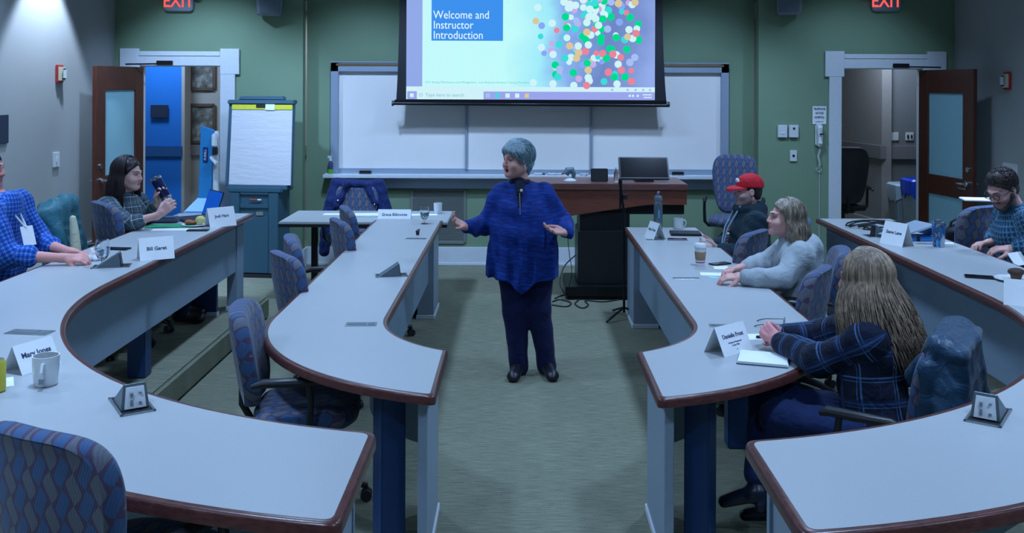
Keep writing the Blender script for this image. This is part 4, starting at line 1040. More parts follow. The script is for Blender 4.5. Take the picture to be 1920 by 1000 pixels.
power_flat('dark flush power outlet behind the large name card on the inner right table',1352,612,ZI,-.1,.12,.06)
power_flat('flush power outlet at the foot of the name card by the steel bottle',1228,450,ZI,0,.14,.05)
power_up('raised power outlet unit on the outer left table in the foreground',247,760,ZO,2.15)
power_up('raised power outlet unit on the outer left table by the goblet',209,500,ZO,.25+PI,False)
power_up('raised power outlet unit midway along the inner left table',734,517,ZI,.2+PI,False)
power_up('raised power outlet unit on the outer right table in the foreground',1853,780,ZO,.95)
power_up('raised power outlet unit on the outer right table beside the lanyard',1650,443,ZO,.1,False)
p=T(783,441,ZI); t=thing('creamer_cup','tiny dark foil cup standing on the inner left table by the far outlet','cup',(p.x,p.y,ZI+.0005)); MB().lathe([(.012,0),(.018,.035),(.016,.035),(.011,.004)],14).build('cup_body',M['black'],t); MB().add([(-.01,0,.033),(.016,0,.033),(.022,.004,.05),(-.004,.004,.048)],[(0,1,2,3)]).build('foil_lid',M['chrome'],t)
def mug(label,px,py,z,rz,r=.041,h=.095,badge=False,white=None,hand=True):
    p=T(px,py,z); t=thing('mug',label,'mug',(p.x,p.y,z+.0005),rz,'white mugs')
    MB().lathe([(r*.78,0),(r*.86,.004),(r*.97,h*.5),(r,h),(r*.93,h),(r*.88,h*.5),(r*.75,.008),(.0005,.008)],32).build('mug_body',M['white_ceramic'],t,ang=50)
    m=MB(); m.lathe([(r*.88,h*.78),(.0005,h*.78)],24); m.build('drink',simple('tea',col(.25,.27,.3),.1) ,t)
    if hand: MB().tube([(r*.92,0,h*.80),(r*1.35,0,h*.82),(r*1.62,0,h*.6),(r*1.5,0,h*.33),(r*.92,0,h*.2)],.0055,8).build('mug_handle',M['white_ceramic'],t)
    if badge: 
        m=MB(); m.at((0,0,0),rz=-.0); m.box(r*1.35,r*1.60+.004,-.0075,.0075,h*.22,h*.38); m.build('mug_mark',M['grey_plastic'],t)
    return t
mug('white mug with its handle toward the camera on the outer left table',86,722,ZO,-PI/2+.25,.045,.105,True)
mug('white mug by the steel bottle on the inner right table',1272,430,ZI,.1,.042,.095)
mug('white mug beside the goblet on the folding table',821,401,.72,PI*.6,.042,.105,hand=False)
def goblet(label,px,py,z):
    p=T(px,py,z); t=thing('water_goblet',label,'glass',(p.x,p.y,z+.0005),0,'water goblets')
    MB().lathe([(.034,0),(.034,.003),(.008,.010),(.006,.022),(.008,.034),(.026,.05),(.040,.08),(.042,.11),(.036,.155),(.0345,.155),(.040,.11),(.038,.081),(.024,.053),(.0005,.045)],28).build('goblet_glass',M['glass'],t,ang=60)
    MB().lathe([(.0005,.047),(.0235,.054),(.0375,.081),(.0393,.105),(.0005,.105)],24).build('water',glassy('water',col(.9,.96,1),.0,1,1.33),t)
goblet('stemmed water goblet beside the crumpled napkin on the outer left table',192,500,ZO)
goblet('stemmed water goblet at the far end of the inner left table',796,420,ZI)
# crumpled napkin
p=T(180,490,ZO); t=thing('crumpled_napkin','crumpled white napkin behind the goblet on the outer left table','napkin',(p.x-.02,p.y+.03,ZO))
s=SDF((-.07,-.06,-.0),(.07,.06,.12),.004); rr=random.Random(3)
for k in range(9):
    a=rr.uniform(0,6.28); s.cap((.03*math.cos(a),.025*math.sin(a),.012),(.02*math.cos(a+1),.015*math.sin(a+1),rr.uniform(.04,.09)),.016,.006,k=.006)
s.folds(.003,90,2); s.cut((0,0,.001),(0,0,-1)); s.build('napkin_paper',M['paper'],t,it=0)
def slabthing(name,label,cat,px,py,z,rz,w,d,h,mt,bev=.003,group=None,screen=None,part='body',zoff=.0006):
    p=T(px,py,z) if py is not None else px; t=thing(name,label,cat,(p.x,p.y,z+zoff),rz,group)
    MB().box(-w/2,w/2,-d/2,d/2,0,h).build(part,mt if not isinstance(mt,str) else M[mt],t,bev=bev)
    if screen: MB().box(-w/2+.004,w/2-.004,-d/2+.008,d/2-.008,h,h+.0006).build('screen',screen,t)
    return t
SCR=simple('phone_glass',col(.005,.006,.008),.08)
slabthing('smartphone','black smartphone lying beside the goblet on the outer left table','phone',221,468,ZO,-.12,.15,.075,.009,'black',screen=SCR)
slabthing('smartphone','black smartphone lying on the outer right table near the muffin plate','phone',1836,521,ZO,-.35,.15,.078,.009,'black',screen=SCR)
slabthing('smartphone','dark phone near the far hand of the woman in the pale hoodie','phone',1350,496,ZI,.5,.15,.075,.009,'black',screen=SCR)
slabthing('smartphone','phone in a pale case in front of the closed black laptop','phone',1270,450,ZI,-.05,.16,.075,.009,simple('pink_case',col(.35,.25,.3),.4),screen=SCR)
slabthing('laptop','closed black laptop lying on the inner right table by the white mug','laptop',1285,440,ZI,-.08,.25,.19,.02,'black')
slabthing('paper_sheet','white sheet under the pale-hoodie woman\'s hands','paper',1352,515,ZI,-.12,.27,.10,.001,'paper',0,'paper sheets')
slabthing('paper_sheet','small white sheet between the coffee cup and the hoodie woman\'s wrist','paper',1352,503,ZI,-.1,.10,.12,.001,'paper',0,'paper sheets',zoff=.002)
slabthing('sugar_packet','little pale blue packet below the sheets on the inner right table','packet',1337,521,ZI,-.6,.06,.045,.002,simple('sky_blue_paper',col(.3,.62,.8),.6),0)
# notebook with papers (foreground right)
t=slabthing('notebook','thick white-paged notebook with dark cover near the plaid-shirt woman','notebook',1431,676,ZI,-.30,.225,.20,.004,simple('notebook_cover',col(.02,.06,.12),.5),.001,part='cover')
for k in range(5): MB().box(-.110+.001*k,.112-.0012*k,-.097,.097-.001*k,.004+.0022*k,.0056+.0022*k).build('page_block',M['paper'],t,smooth=False)
slabthing('paper_sheet','white paper half under the plaid-shirt woman\'s clasped hands','paper',1440,632,ZI,.05,.22,.11,.001,'paper',0,'paper sheets')
slabthing('marker_pen','short black pen end poking from under the clasped hands','marker',1427,635,ZI,.05,.05,.016,.012,'black',.003,zoff=.002)
slabthing('paper_sheet','white note sheet under the plaid-shirt woman\'s forearms','paper',1500,626,ZI,.1,.2,.08,.001,'paper',0,'paper sheets')
# folding reading glasses
p=T(1448,611,ZI); t=thing('reading_glasses','thin-rimmed glasses lying open by the clasped hands','glasses',(p.x,p.y,ZI),-.35)
GF=simple('glasses_frame',col(.02,.035,.05),.3,.5)
for s in (-1,1):
    m=MB(); m.tube([(.06+.03*0,s*.033+.024*math.cos(a),.022+.02*math.sin(a)) for a in [2*PI*i/24 for i in range(24)]],.0012,6,closed=True); m.build('lens_rim',GF,t)
    m=MB(); m.tube([(.06,s*.062,.026),(-.04,s*.064,.018),(-.07,s*.062,.010),(-.085,s*.06,.003)],[.0016,.002,.0025,.0025],6); m.build('temple_arm',GF,t)
    m=MB(); m.loft([[(.0598,s*.033+.023*math.cos(a),.022+.019*math.sin(a)) for a in [2*PI*i/20 for i in range(20)]],[(.0604,s*.033+.023*math.cos(a),.022+.019*math.sin(a)) for a in [2*PI*i/20 for i in range(20)]]]); m.build('lens',M['glass'],t)
MB().tube([(.06,-.01,.024),(.062,0,.028),(.06,.01,.024)],.0013,6).build('bridge',GF,t)
# coffee cup
p=T(1313,499,ZI); t=thing('paper_coffee_cup','takeaway coffee cup with white lid, brown sleeve and pink base','cup',(p.x,p.y,ZI+.0005))
MB().lathe([(.028,0),(.030,.001),(.0325,.035),(.0405,.135)],28).build('cup_body',M['white_ceramic'],t)
MB().lathe([(.0285,.001),(.0325,.030),(.0322,.033)],28).build('pink_base',simple('pink_print',col(.55,.02,.14),.5),t)
MB().lathe([(.0340,.042),(.0402,.098),(.0395,.10)],28).build('cup_sleeve',simple('kraft_sleeve',col(.30,.20,.11),.8),t)
MB().lathe([(.0430,.128),(.0435,.136),(.041,.140),(.039,.154),(.036,.156),(.0005,.153)],28).build('cup_lid',M['white_plastic'],t,ang=50)
# steel bottle
p=T(1234,430,ZI); t=thing('steel_bottle','tall grey steel water bottle on the inner right table','bottle',(p.x,p.y,ZI+.0005))
MB().lathe([(.036,0),(.038,.006),(.038,.20),(.033,.235),(.028,.245)],28).build('bottle_body',simple('bottle_steel',col(.16,.21,.24),.3,.6),t,ang=50)
MB().lathe([(.034,.243),(.036,.25),(.036,.27),(.03,.285),(.012,.29)],24).build('screw_lid',simple('bottle_lid_grey',col(.13,.16,.18),.45),t)
m=MB(); m.tube([(0,0,.285),(-.004,0,.30),(0,0,.315),(.012,0,.318)],[.016,.014,.013,.008],10); m.build('spout',simple('bottle_spout',col(.12,.12,.2),.4),t)
MB().at((0,0,0)).box(-.006,.010,-.0392,-.037,.10,.17).build('label_strip',simple('bottle_label',col(.1,.35,.6),.4),t)
# folding table papers
slabthing('notebook','open white notebook on the folding table left of the name card','notebook',690,405,.72,.1,.26,.16,.016,'paper',.003,part='pages')
slabthing('paper_sheet','white sheet at the left of the folding table','paper',628,402,.72,0,.22,.12,.001,'paper',0,'paper sheets')
slabthing('paper_sheet','white sheet behind the goblet on the folding table','paper',795,403,.72,.1,.26,.11,.001,'paper',0,'paper sheets')
# outer left clutter
t=thing('laptop','open black laptop with bright blue lit screen on the outer left table','laptop',(T(360,415,ZO).x,T(360,415,ZO).y+.05,ZO+.001),2.24)
MB().box(-.15,.15,-.11,.11,0,.018).build('keyboard_base',M['black'],t,bev=.004)
m=MB(); m.at((0,-.112,.018),rx=.32); m.box(-.15,.15,-.006,.002,0,.21); m.build('laptop_lid',M['black'],t,bev=.003)
m=MB(); m.at((0,-.112,.018),rx=.32); m.box(-.142,.142,.0022,.0028,.012,.202); m.build('screen',emis('laptop_screen_blue',col(.01,.12,.75),.7),t)
t=thing('laptop_sleeve','grey padded case lying beside the laptop on the outer left table','case',(T(345,412,ZO).x-.10,T(345,412,ZO).y-.16,ZO+.001),.1)
MB().box(-.11,.11,-.05,.05,0,.045).build('case_body',soft('grey_case',col(.07,.10,.15),.8),t,bev=.012)
p=T(368,423,ZO); t=thing('paper_plate','small white plate of snacks on the outer left table','plate',(p.x,p.y-.02,ZO+.0005)); MB().lathe([(.06,0),(.075,.003),(.10,.012),(.098,.0145),(.07,.006),(.0005,.006)],30).build('plate_body',M['white_ceramic'],t)
t2=thing('bread_roll','pale yellow roll on the small snack plate','roll',(p.x+.035,p.y-.01,ZO+.008)); MB().ell((0,0,.035),(.038,.036,.032)).build('roll_crust',simple('pale_fruit',col(.50,.48,.16),.5),t2)
t2=thing('pastry','orange-brown pastry on the small snack plate','pastry',(p.x-.035,p.y+.0,ZO+.008)); s=SDF((-.06,-.04,-.01),(.06,.04,.06),.004); s.ell((-.02,0,.015),(.03,.025,.02),k=.01); s.ell((.015,.005,.014),(.028,.024,.016),k=.01); s.folds(.002,80,3); s.build('pastry_crust',simple('pastry_brown',col(.36,.10,.04),.6),t2)
slabthing('folder','bright green folder under the dark-haired woman\'s elbow','folder',320,425,ZO,.12,.34,.15,.006,simple('green_folder',col(.01,.30,.12),.5),.001)
slabthing('paper_sheet','white sheet in front of the green folder','paper',330,431,ZO,.1,.34,.10,.001,'paper',0,'paper sheets',zoff=.001)
slabthing('smartphone','dark phone at the foot of the name card by the laptop','phone',371,433,ZO,.05,.15,.07,.009,'black')
slabthing('card_badge','white badge card at the left edge of the outer left table','badge',12,684,ZO,.05,.12,.055,.002,'paper',0)
MB().cyl((0,0,.0021),(0,0,.0026),.011,n=14).build('badge_mark',M['grey_plastic'],thing('sticker','grey round sticker on the white badge card','sticker',(T(10,682,ZO).x,T(10,682,ZO).y,ZO+.0008)))
slabthing('paper_sheet','white paper corner at the left edge below the badge card','paper',-22,722,ZO,.5,.16,.12,.001,'paper',0,'paper sheets')
p=T(-8,735,ZO); t=thing('drink_can','yellow drink can cut by the left edge of the photo','can',(p.x,p.y,ZO+.0005)); MB().lathe([(.026,0),(.032,.006),(.032,.10),(.026,.112),(.024,.11)],22).build('can_body',simple('yellow_can',col(.55,.50,.05),.4),t); MB().lathe([(.025,.112),(.0005,.11)],20).build('can_lid',M['chrome'],t)
# outer right clutter
t=thing('lanyard','black lanyard straps tangled beside the raised power outlet','lanyard',(T(1665,432,ZO).x,T(1665,432,ZO).y,ZO))
rr=random.Random(9)
for k in range(4):
    P=[]
    for i in range(26):
        a=i/25*2*PI; P.append(((.16+.03*k)*math.cos(a+k)+.03*math.sin(3*a+k),(.09+.01*k)*math.sin(a+k*.7)+.05,.006+.012*k*abs(math.sin(a*1.5+k))+.035*max(0,math.sin(a+2*k))))
    MB().tube(P,.006,6,closed=True).build('strap_loop',M['black_rubber'],t)
BKC=simple('grey_book_cover',col(.26,.33,.40),.5); BLB=simple('blue_book_cover',col(.01,.14,.42),.4)
p=T(1717,452,ZO); t=thing('book','blue paperback lying under the propped grey one on the outer right table','book',(p.x,p.y+.06,ZO+.001),-.05)
MB().box(-.13,.13,-.09,.09,.003,.022).build('page_block',M['paper'],t); m=MB(); m.box(-.133,.133,-.093,.093,0,.003); m.box(-.133,.133,-.093,.093,.022,.025); m.box(-.133,.133,-.093,-.090,0,.025); m.build('cover',BLB,t)
p2=p; t=thing('book','grey softcover propped open face down on top of the blue one','book',(p.x-.03,p.y+.08,ZO+.026),.25)
m=MB(); m.loft([[(-.16,-.10,0),(-.16,.10,0),(-.16,.10,.003),(-.16,-.10,.003)],[(.14,-.12,.085),(.14,.10,.085),(.14,.10,.088),(.14,-.12,.088)]]); m.build('front_cover',BKC,t)
m=MB(); m.loft([[(.14,-.12,.085),(.14,.10,.085),(.137,.10,.085),(.137,-.12,.085)],[(.165,-.10,0),(.165,.10,0),(.160,.10,0),(.160,-.10,0)]]); m.build('back_cover',BLB,t)
m=MB(); m.loft([[(-.13,-.098,.0),(-.13,.098,0),(-.13,.098,.006),(-.13,-.098,.006)],[(.13,-.11,.070),(.13,.098,.070),(.13,.098,.080),(.13,-.11,.080)]]); m.build('page_block',M['paper'],t)
slabthing('marker_pen','white pen with blue cap lying before the printed tumbler','marker',1736,458,ZO,-.08,.15,.016,.014,'white_plastic',.004)
slabthing('paper_sheet','white paper strip behind the printed tumbler','paper',1762,456,ZO,-.1,.18,.05,.001,'paper',0,'paper sheets')
slabthing('binder_clip','small black clip on the blue paperback\'s edge','clip',1722,457,ZO,0,.02,.016,.05,'black',.003)
p=T(1760,463,ZO); t=thing('travel_tumbler','silver tumbler with blue floral print on the outer right table','tumbler',(p.x,p.y,ZO+.0005))
m=NT('blue_print_steel'); v=m.coord('Object',(1,1,.5)); n=m.noise(v,16,3,.6); m.base(m.ramp(n,[(.36,col(.28,.34,.34)),(.44,col(.02,.05,.16)),(.52,col(.02,.25,.6)),(.6,col(.55,.62,.68)),(.7,col(.3,.36,.34))]),.3,.35)
MB().lathe([(.034,0),(.036,.004),(.044,.155),(.045,.16)],30).build('tumbler_body',m.m,t); MB().lathe([(.0455,.158),(.0455,.172),(.04,.176),(.0005,.170)],28).build('tumbler_lid',M['glass'],t)
p=T(1838+62,527,ZO); t=thing('paper_plate','white plate holding a brown muffin at the right edge','plate',(p.x,p.y,ZO+.0005)); MB().lathe([(.06,0),(.075,.003),(.098,.014),(.096,.0165),(.07,.006),(.0005,.006)],30).build('plate_body',M['white_ceramic'],t)
t=thing('muffin','brown chocolate muffin on the white plate','muffin',(p.x+.015,p.y,ZO+.0075)); MB().lathe([(.024,0),(.034,.035),(.0005,.036)],24).build('muffin_cup',simple('muffin_case',col(.10,.04,.025),.7),t)
s=SDF((-.055,-.055,.02),(.055,.055,.075),.004); s.ell((0,0,.042),(.042,.042,.022),k=.01); s.folds(.0025,110,5); s.build('muffin_top',simple('muffin_crumb',col(.06,.03,.02),.8),t)
# black shoulder bag hung behind the outer right table
p=W(1795,432,7.2)
t=thing('shoulder_bag','black shoulder bag with looped handle at the outer right table edge','bag',(p.x+.02,7.0,.70))
s=SDF((-.24,-.09,-.02),(.24,.09,.36),.008); s.box((0,0,.13),(.20,.06,.13),rd=.05,k=.03); s.cap((-.1,0,.24),(.12,0,.22),.05,k=.05); s.folds(.006,20,4); s.build('bag_body',soft('black_nylon',col(.008,.010,.016),.6),t)
m=MB(); m.tube([(-.17,0,.23),(-.16,-.01,.30),(-.10,-.01,.335),(-.04,-.01,.30),(-.02,0,.22)],.010,8); m.tube([(.02,-.02,.16),(.06,-.04,.24),(.12,-.05,.28),(.18,-.03,.2),(.2,0,.1)],.010,8); m.build('bag_strap',M['black_rubber'],t)
slabthing('paper_folder','pale folder lying on the far chair behind the outer right table','folder',W(1835,375,7.22),None,1.128,-.2,.24,.18,.012,'paper',.003)
# ---------------------------------------------------------------- people
SKIN={}
def skin_mat():
    m=NT('skin'); at=m.new('ShaderNodeAttribute',attribute_name='tint'); v=m.coord(); n=m.noise(v,60,3)
    m.base(m.mix(m.math('MULTIPLY',n,.18),at.outputs['Color'],col(.35,.12,.09)),.5,0,.35)
    m.b.inputs['Subsurface Weight'].default_value=.08; m.b.inputs['Subsurface Radius'].default_value=(.01,.004,.002)
    m.bump(m.noise(v,350,2),.06,.001); return m.m
M['skin']=skin_mat()
M['eye_white']=simple('eye_white',col(.20,.18,.18),.3); M['iris']=simple('iris',col(.02,.012,.008),.1)
def plaid(name, basec, lines, rough=.85):
    """woven check on the sleeve-following 'cloth' coordinates; lines = (period, offset, width, colour, amount)"""
    m=NT(name); at=m.new('ShaderNodeAttribute',attribute_name='cloth'); sp=m.new('ShaderNodeSeparateXYZ'); m.link(at.outputs['Vector'],sp.inputs[0])
    c=basec
    n=m.noise(m.coord(),40,3); c=m.mix(m.math('MULTIPLY',n,.5),c,tuple(x*.6 for x in basec[:3])+(1,))
    for per,off,wd,cc,am in lines:
        for ax in (0,1):
            f=m.math('FRACT',m.math('ADD',m.math('MULTIPLY',sp.outputs[ax],1/per),off))
            k=m.math('LESS_THAN',f,wd/per); c=m.mix(m.math('MULTIPLY',k,am),c,cc)
    wr=m.new('ShaderNodeTexNoise'); wr.inputs['Scale'].default_value=12; wr.inputs['Detail'].default_value=2.5; wr.inputs['Distortion'].default_value=1.6; m.link(m.coord(),wr.inputs['Vector'])
    m.base(c,rough,0,.2); m.b.inputs['Sheen Weight'].default_value=.05; m.bump(wr.outputs['Fac'],.42,.026); return m.m
def hair_mat(name,stops):
    m=NT(name); v=m.coord('Object',(1,1,.06)); n=m.noise(v,90,4,.6); v2=m.coord('Object',(1,1,.5)); n2=m.noise(v2,14,3)
    f=m.math('ADD',m.math('MULTIPLY',n,.6),m.math('MULTIPLY',n2,.4))
    m.base(m.ramp(f,stops),.42,0,.4); m.bump(n,.6,.004); return m.m
N3=lambda v: np.array(v,float)/np.linalg.norm(v)
def yaw_of(d): return math.atan2(-d[0],d[1])
def head_sdf(s,hc,R,q=1.0,mouth=0.0,male=False,full=1.0):
    P=lambda x,y,z: hc+R@(np.array([x,y,z])*q)
    E=lambda c,r,k=.02,op='+': s.ell(P(*c),np.array(r)*q,R,k,op)
    E((0,-.018,.030),(.076*full**.4,.097,.087)); E((0,.018,-.030),(.064*full,.070,.078),.03); E((0,.040,-.065),(.047*full,.045,.045),.03)
    s.cap(P(-.05*full,-.01,-.055),P(-.02,.062,-.098),.02*q,.018*q,k=.03); s.cap(P(.05*full,-.01,-.055),P(.02,.062,-.098),.02*q,.018*q,k=.03)
    E((0,.070,-.100),(.024,.019,.017),.018)
    for x in (-1,1):
        E((x*.040*full,.058,-.038),(.026,.026,.026),.02)
        E((x*.031,.098,.003),(.017,.014,.010),.010,'-')
        s.cap(P(x*.012,.090,.022),P(x*.046,.076,.020),.009*q,.007*q,k=.012)
        E((x*.079,-.008,-.008),(.010,.020,.030),.006); E((x*.088,-.006,-.006),(.006,.010,.016),.004,'-')
        s.cap(P(x*.018,.0855,.0125),P(x*.045,.076,.0105),.0042*q,.0038*q,k=.004); s.cap(P(x*.020,.0845,-.0085),P(x*.043,.076,-.0075),.0032*q,.003*q,k=.005)
        E((x*.012,.097,-.037),(.009,.010,.008),.006)
    s.cap(P(0,.086,.014),P(0,.104,-.030),.0075*q,.0115*q,k=.012)
    E((0,.100,-.032),(.011,.012,.009),.006)
    z=-.066
    if mouth>0:
        E((0,.100,z-.004),(.021,.03,.004+.010*mouth),.003,'-')
        s.cap(P(-.018,.083,z+.006+mouth*.004),P(.018,.083,z+.006+mouth*.004),.0065*q,k=.006); s.cap(P(-.016,.080,z-.018-mouth*.006),P(.016,.080,z-.018-mouth*.006),.0075*q,k=.006)
    else:
        for x in(-1,1): s.cap(P(0,.0925,z+.004),P(x*.024,.080,z),.0058*q,.003*q,k=.004); s.cap(P(0,.0905,z-.007),P(x*.020,.080,z-.004),.0068*q,.003*q,k=.004)
def hand_sdf(s,wr,d,n,thumb,curl=(.5,.6,.4),spread=.10,q=1.0,tcurl=.3,curls=None):
    """wr wrist, d fingers' direction, n the way the palm faces, thumb = +1/-1 side along d x n"""
    wr=np.array(wr,float); d=N3(d); n=np.array(n,float); n=N3(n-d*(n@d)); u=np.cross(d,n)*thumb
    def rot(v,a):   # rotate in the d-n plane towards n
        return v
    s.cap(wr-d*.02*q,wr+d*.03*q,.023*q,.024*q,k=.015)
    offs=(.0285,.0098,-.0092,-.0265); Ls=(.070,.078,.073,.058); kn=(.090,.094,.090,.083)
    for i in range(4):
        k0=wr+(d*kn[i]+u*offs[i]*1.02)*q
        s.cap(wr+(d*.025+u*offs[i]*.65)*q,k0,.0135*q,.0115*q,k=.010)
        a=0; p=k0; sp=(1.5-i)*spread
        cs=curls[i] if curls else curl
        r0=.0098*q
        for j,(f,c) in enumerate(zip((.46,.30,.24),cs)):
            a+=c; dd=d*math.cos(a)+n*math.sin(a); dd=N3(dd+u*sp*math.cos(a))
            p2=p+dd*Ls[i]*f*q; s.cap(p,p2,r0,r0*.92,k=.003); p=p2; r0*=.92
    b=wr+(d*.025+u*.020+n*.006)*q; p=b+(d*.030+u*.026+n*.012*(1+tcurl))*q
    s.cap(b,p,.0165*q,.0125*q,k=.012)
    p2=p+N3(d*.75+u*(.55-tcurl*.8)+n*tcurl)*.034*q; s.cap(p,p2,.0118*q,.0105*q,k=.003)
    p3=p2+N3(d*.85+u*(.35-tcurl*1.0)+n*tcurl)*.028*q; s.cap(p2,p3,.0105*q,.0085*q,k=.003)
def person(label,org,J,head,skin,hands,b=1.0,fat=0.0,h=.0055,mouth=0,q=1.0,full=1.0,lip=(.36,.12,.12),eyes=True,brow=(.03,.02,.018),beard=None,rest=None):
    org=np.array(org,float); J={k:np.array(v,float)-org for k,v in J.items()}
    t=thing('person',label,'person',tuple(org))
    R=rotm(*head['r']); hc=np.array(head['c'],float)-org
    allp=np.array(list(J.values())+[hc]); lo=allp.min(0)-.24; hi=allp.max(0)+.24; lo[2]=max(lo[2],-.03)
    s=SDF(lo,hi,h)
    Tm=rotm(yaw_of(J['fwd_']) if False else J_yaw(J,org))
    torso_sdf(s,J,Tm,b,fat,-.012)
    for a in 'LR':
        s.cap(J['sh'+a],J['el'+a],.046*b,.038*b,k=.03); s.cap(J['el'+a],J['wr'+a],.038*b,.0245*q,k=.02)
        s.cap(J['hip'+a],J['kn'+a],.078*b,.052*b,k=.04); s.cap(J['kn'+a],J['an'+a],.05*b,.034,k=.03)
        s.cap(J['an'+a],J['to'+a],.028,.020,k=.02)
    nb=J['neck']; hb=hc+R@np.array([0,-.022,-.075])*q
    s.cap(nb,hb,.056*q*b**.5,.054*q,k=.03)
    head_sdf(s,hc,R,q,mouth,full=full)
    for side,kw in hands.items():
        hand_sdf(s,J['wr'+side],q=q*1.06,**kw)
    sk=np.array(skin); lip=np.array(lip); brow=np.array(brow)
    def tint(p):
        c=np.repeat(sk[None],len(p),0); l=((p-hc)@R)/q; x,y,z=l.T
        near=(np.linalg.norm(l,axis=1)<.16)
        def blend(mask_w,cc):
            w=np.clip(mask_w,0,1)[:,None]; return c*(1-w)+cc*w
        w=near*(y>.05)*np.clip(1.6-np.sqrt(((x)/.024)**2+((z+.069+(.004 if mouth else 0))/(.012+.010*mouth))**2)*1.3,0,1)
        c=blend(w,lip)
        if mouth: 
            w=near*(y>.04)*(y<.084)*(np.abs(x)<.017)*(np.abs(z+.070)<.010); c=blend(w*1.0,np.array([.05,.01,.012]))
        for sx_ in(-1,1):
            w=near*(y>.05)*np.clip(1.7-np.sqrt(((x-sx_*.032)/.020)**2+((z-.024)/.0045)**2)*1.2,0,1); c=blend(w*1.0,brow)
            w=near*(y>.04)*np.clip(1.3-np.sqrt(((x-sx_*.031)/.018)**2+((z-.003)/.010)**2),0,1); c=blend(w*.55,sk*.35)
        w=near*(y>.05)*np.clip(1-np.sqrt((x/.03)**2+((z+.03)/.03)**2),0,1); c=blend(w*.35,sk*np.array([1.15,.75,.75]))
        if beard is not None:
            w=near*np.clip(((-.028-z)+ (y-.02)*.0)*60,0,1)*(y>-.01)*(1-np.clip(1.6-np.sqrt((x/.022)**2+((z+.069)/.010)**2)*1.2,0,1)); w=w*np.clip((.095-np.abs(z+.07))*20,0,1); c=blend(w*beard[1],np.array(beard[0]))
        far=np.clip((p[:,2]*0+1),0,1)
        return c
    s.build('body',M['skin'],t,it=1,tint=tint)
    if eyes:
        for sx_ in(-1,1):
            c=hc+R@(np.array([sx_*.031,.0745,.003])*q)
            m=MB(); m.ell(c,.0125*q,14,10); m.build('eye',M['eye_white'],t)
            e=hc+R@(np.array([sx_*.031,.0800,.002])*q); m=MB(); m.ell(e,.0078*q,10,8); m.build('iris',M['iris'],t.children[-1] if False else t)
    return t,J,hc,R,Tm
def J_yaw(J,org):
    r=J['shR']-J['shL']; return math.atan2(r[1],r[0])      # right-hand direction gives the facing
def torso_sdf(s,J,Tm,b,fat,g,k=.05,lower=True):
    if lower: s.ell(J['pel'],(.165*b+g+fat*.5,.125*b+g+fat*.5,.125+g),Tm,k)
    mid=(J['pel']+J['ch'])/2
    s.ell(mid+Tm@np.array([0,.02+fat*.4,0]),(.148*b+g+fat,.112*b+g+fat,.17),Tm,k)
    s.ell(J['ch'],(.160*b+g+fat*.4,.112*b+g+fat*.4,.165),Tm,k)
    s.cap(J['shL'],J['shR'],.050*b+g,k=k)
    s.cap(J['neck']-np.array([0,0,.03]),(J['shL']+J['shR'])/2,.06*b+g,.085*b+g,k=k)
def bones(J,b,names=('torso','arms','legs')):
    B=[]; up=np.array([0.,0,1])
    if 'torso' in names: B.append((J['pel'],J['ch'],.15*b,J['shR']-J['shL']))
    if 'arms' in names:
        for a in 'LR': B.append((J['sh'+a],J['el'+a],.055*b,up)); B.append((J['el'+a],J['wr'+a],.042*b,up))
    if 'legs' in names:
        for a in 'LR': B.append((J['hip'+a],J['kn'+a],.09*b,up)); B.append((J['kn'+a],J['an'+a],.06*b,J['to'+a]-J['an'+a]))
    return B
def top(t,J,Tm,mat,name='shirt',b=1.0,fat=0.0,g=.014,h=.006,sleeve=1.0,fold=.004,seed=1,extra=None,f=26,low=True,uv=True,it=2,hem=None,armr=1.0):
    pts=np.array([J[k] for k in ('pel','ch','neck','shL','shR','elL','elR','wrL','wrR')]); s=SDF(pts.min(0)-.27,pts.max(0)+.2,h)
    torso_sdf(s,J,Tm,b,fat,g)
    if hem is not None: s.cut((0,0,hem),(0,0,-1),.01)
    sl=sleeve if isinstance(sleeve,dict) else {'L':sleeve,'R':sleeve}
    for a in 'LR':
        s.cap(J['sh'+a],J['el'+a],(.050*b+g)*min(armr,1.05),(.045*b+g)*armr,k=.045)
        e=J['el'+a]+(J['wr'+a]-J['el'+a])*min(1,max(0,sl[a])); s.cap(J['el'+a],e,(.045*b+g)*armr,(.045*b+g+( .032-.045*b)*max(.25,sl[a]))*armr,k=.025)
    if extra: extra(s)
    if fold: s.folds(fold,f,seed)
    o=s.build(name,mat,t,it=it,uvbones=bones(J,b,('torso','arms')) if uv else None); return o
def bottom(t,J,Tm,mat,name='trousers',b=1.0,g=.012,h=.007,fold=.004,seed=2,hem=1.0,waist=.12,ank=.055):
    pts=np.array([J[k] for k in ('pel','hipL','hipR','knL','knR','anL','anR')]); s=SDF(pts.min(0)-.24,pts.max(0)+.24,h)
    s.ell(J['pel'],(.165*b+g,.125*b+g,.125+g),Tm,.05)
    for a in 'LR':
        s.cap(J['hip'+a],J['kn'+a],.088*b+g,.060*b+g,k=.05); e=J['kn'+a]+(J['an'+a]-J['kn'+a])*hem; s.cap(J['kn'+a],e,.060*b+g,ank+g*.5,k=.03)
    s.folds(fold,22,seed); return s.build(name,mat,t,it=2)
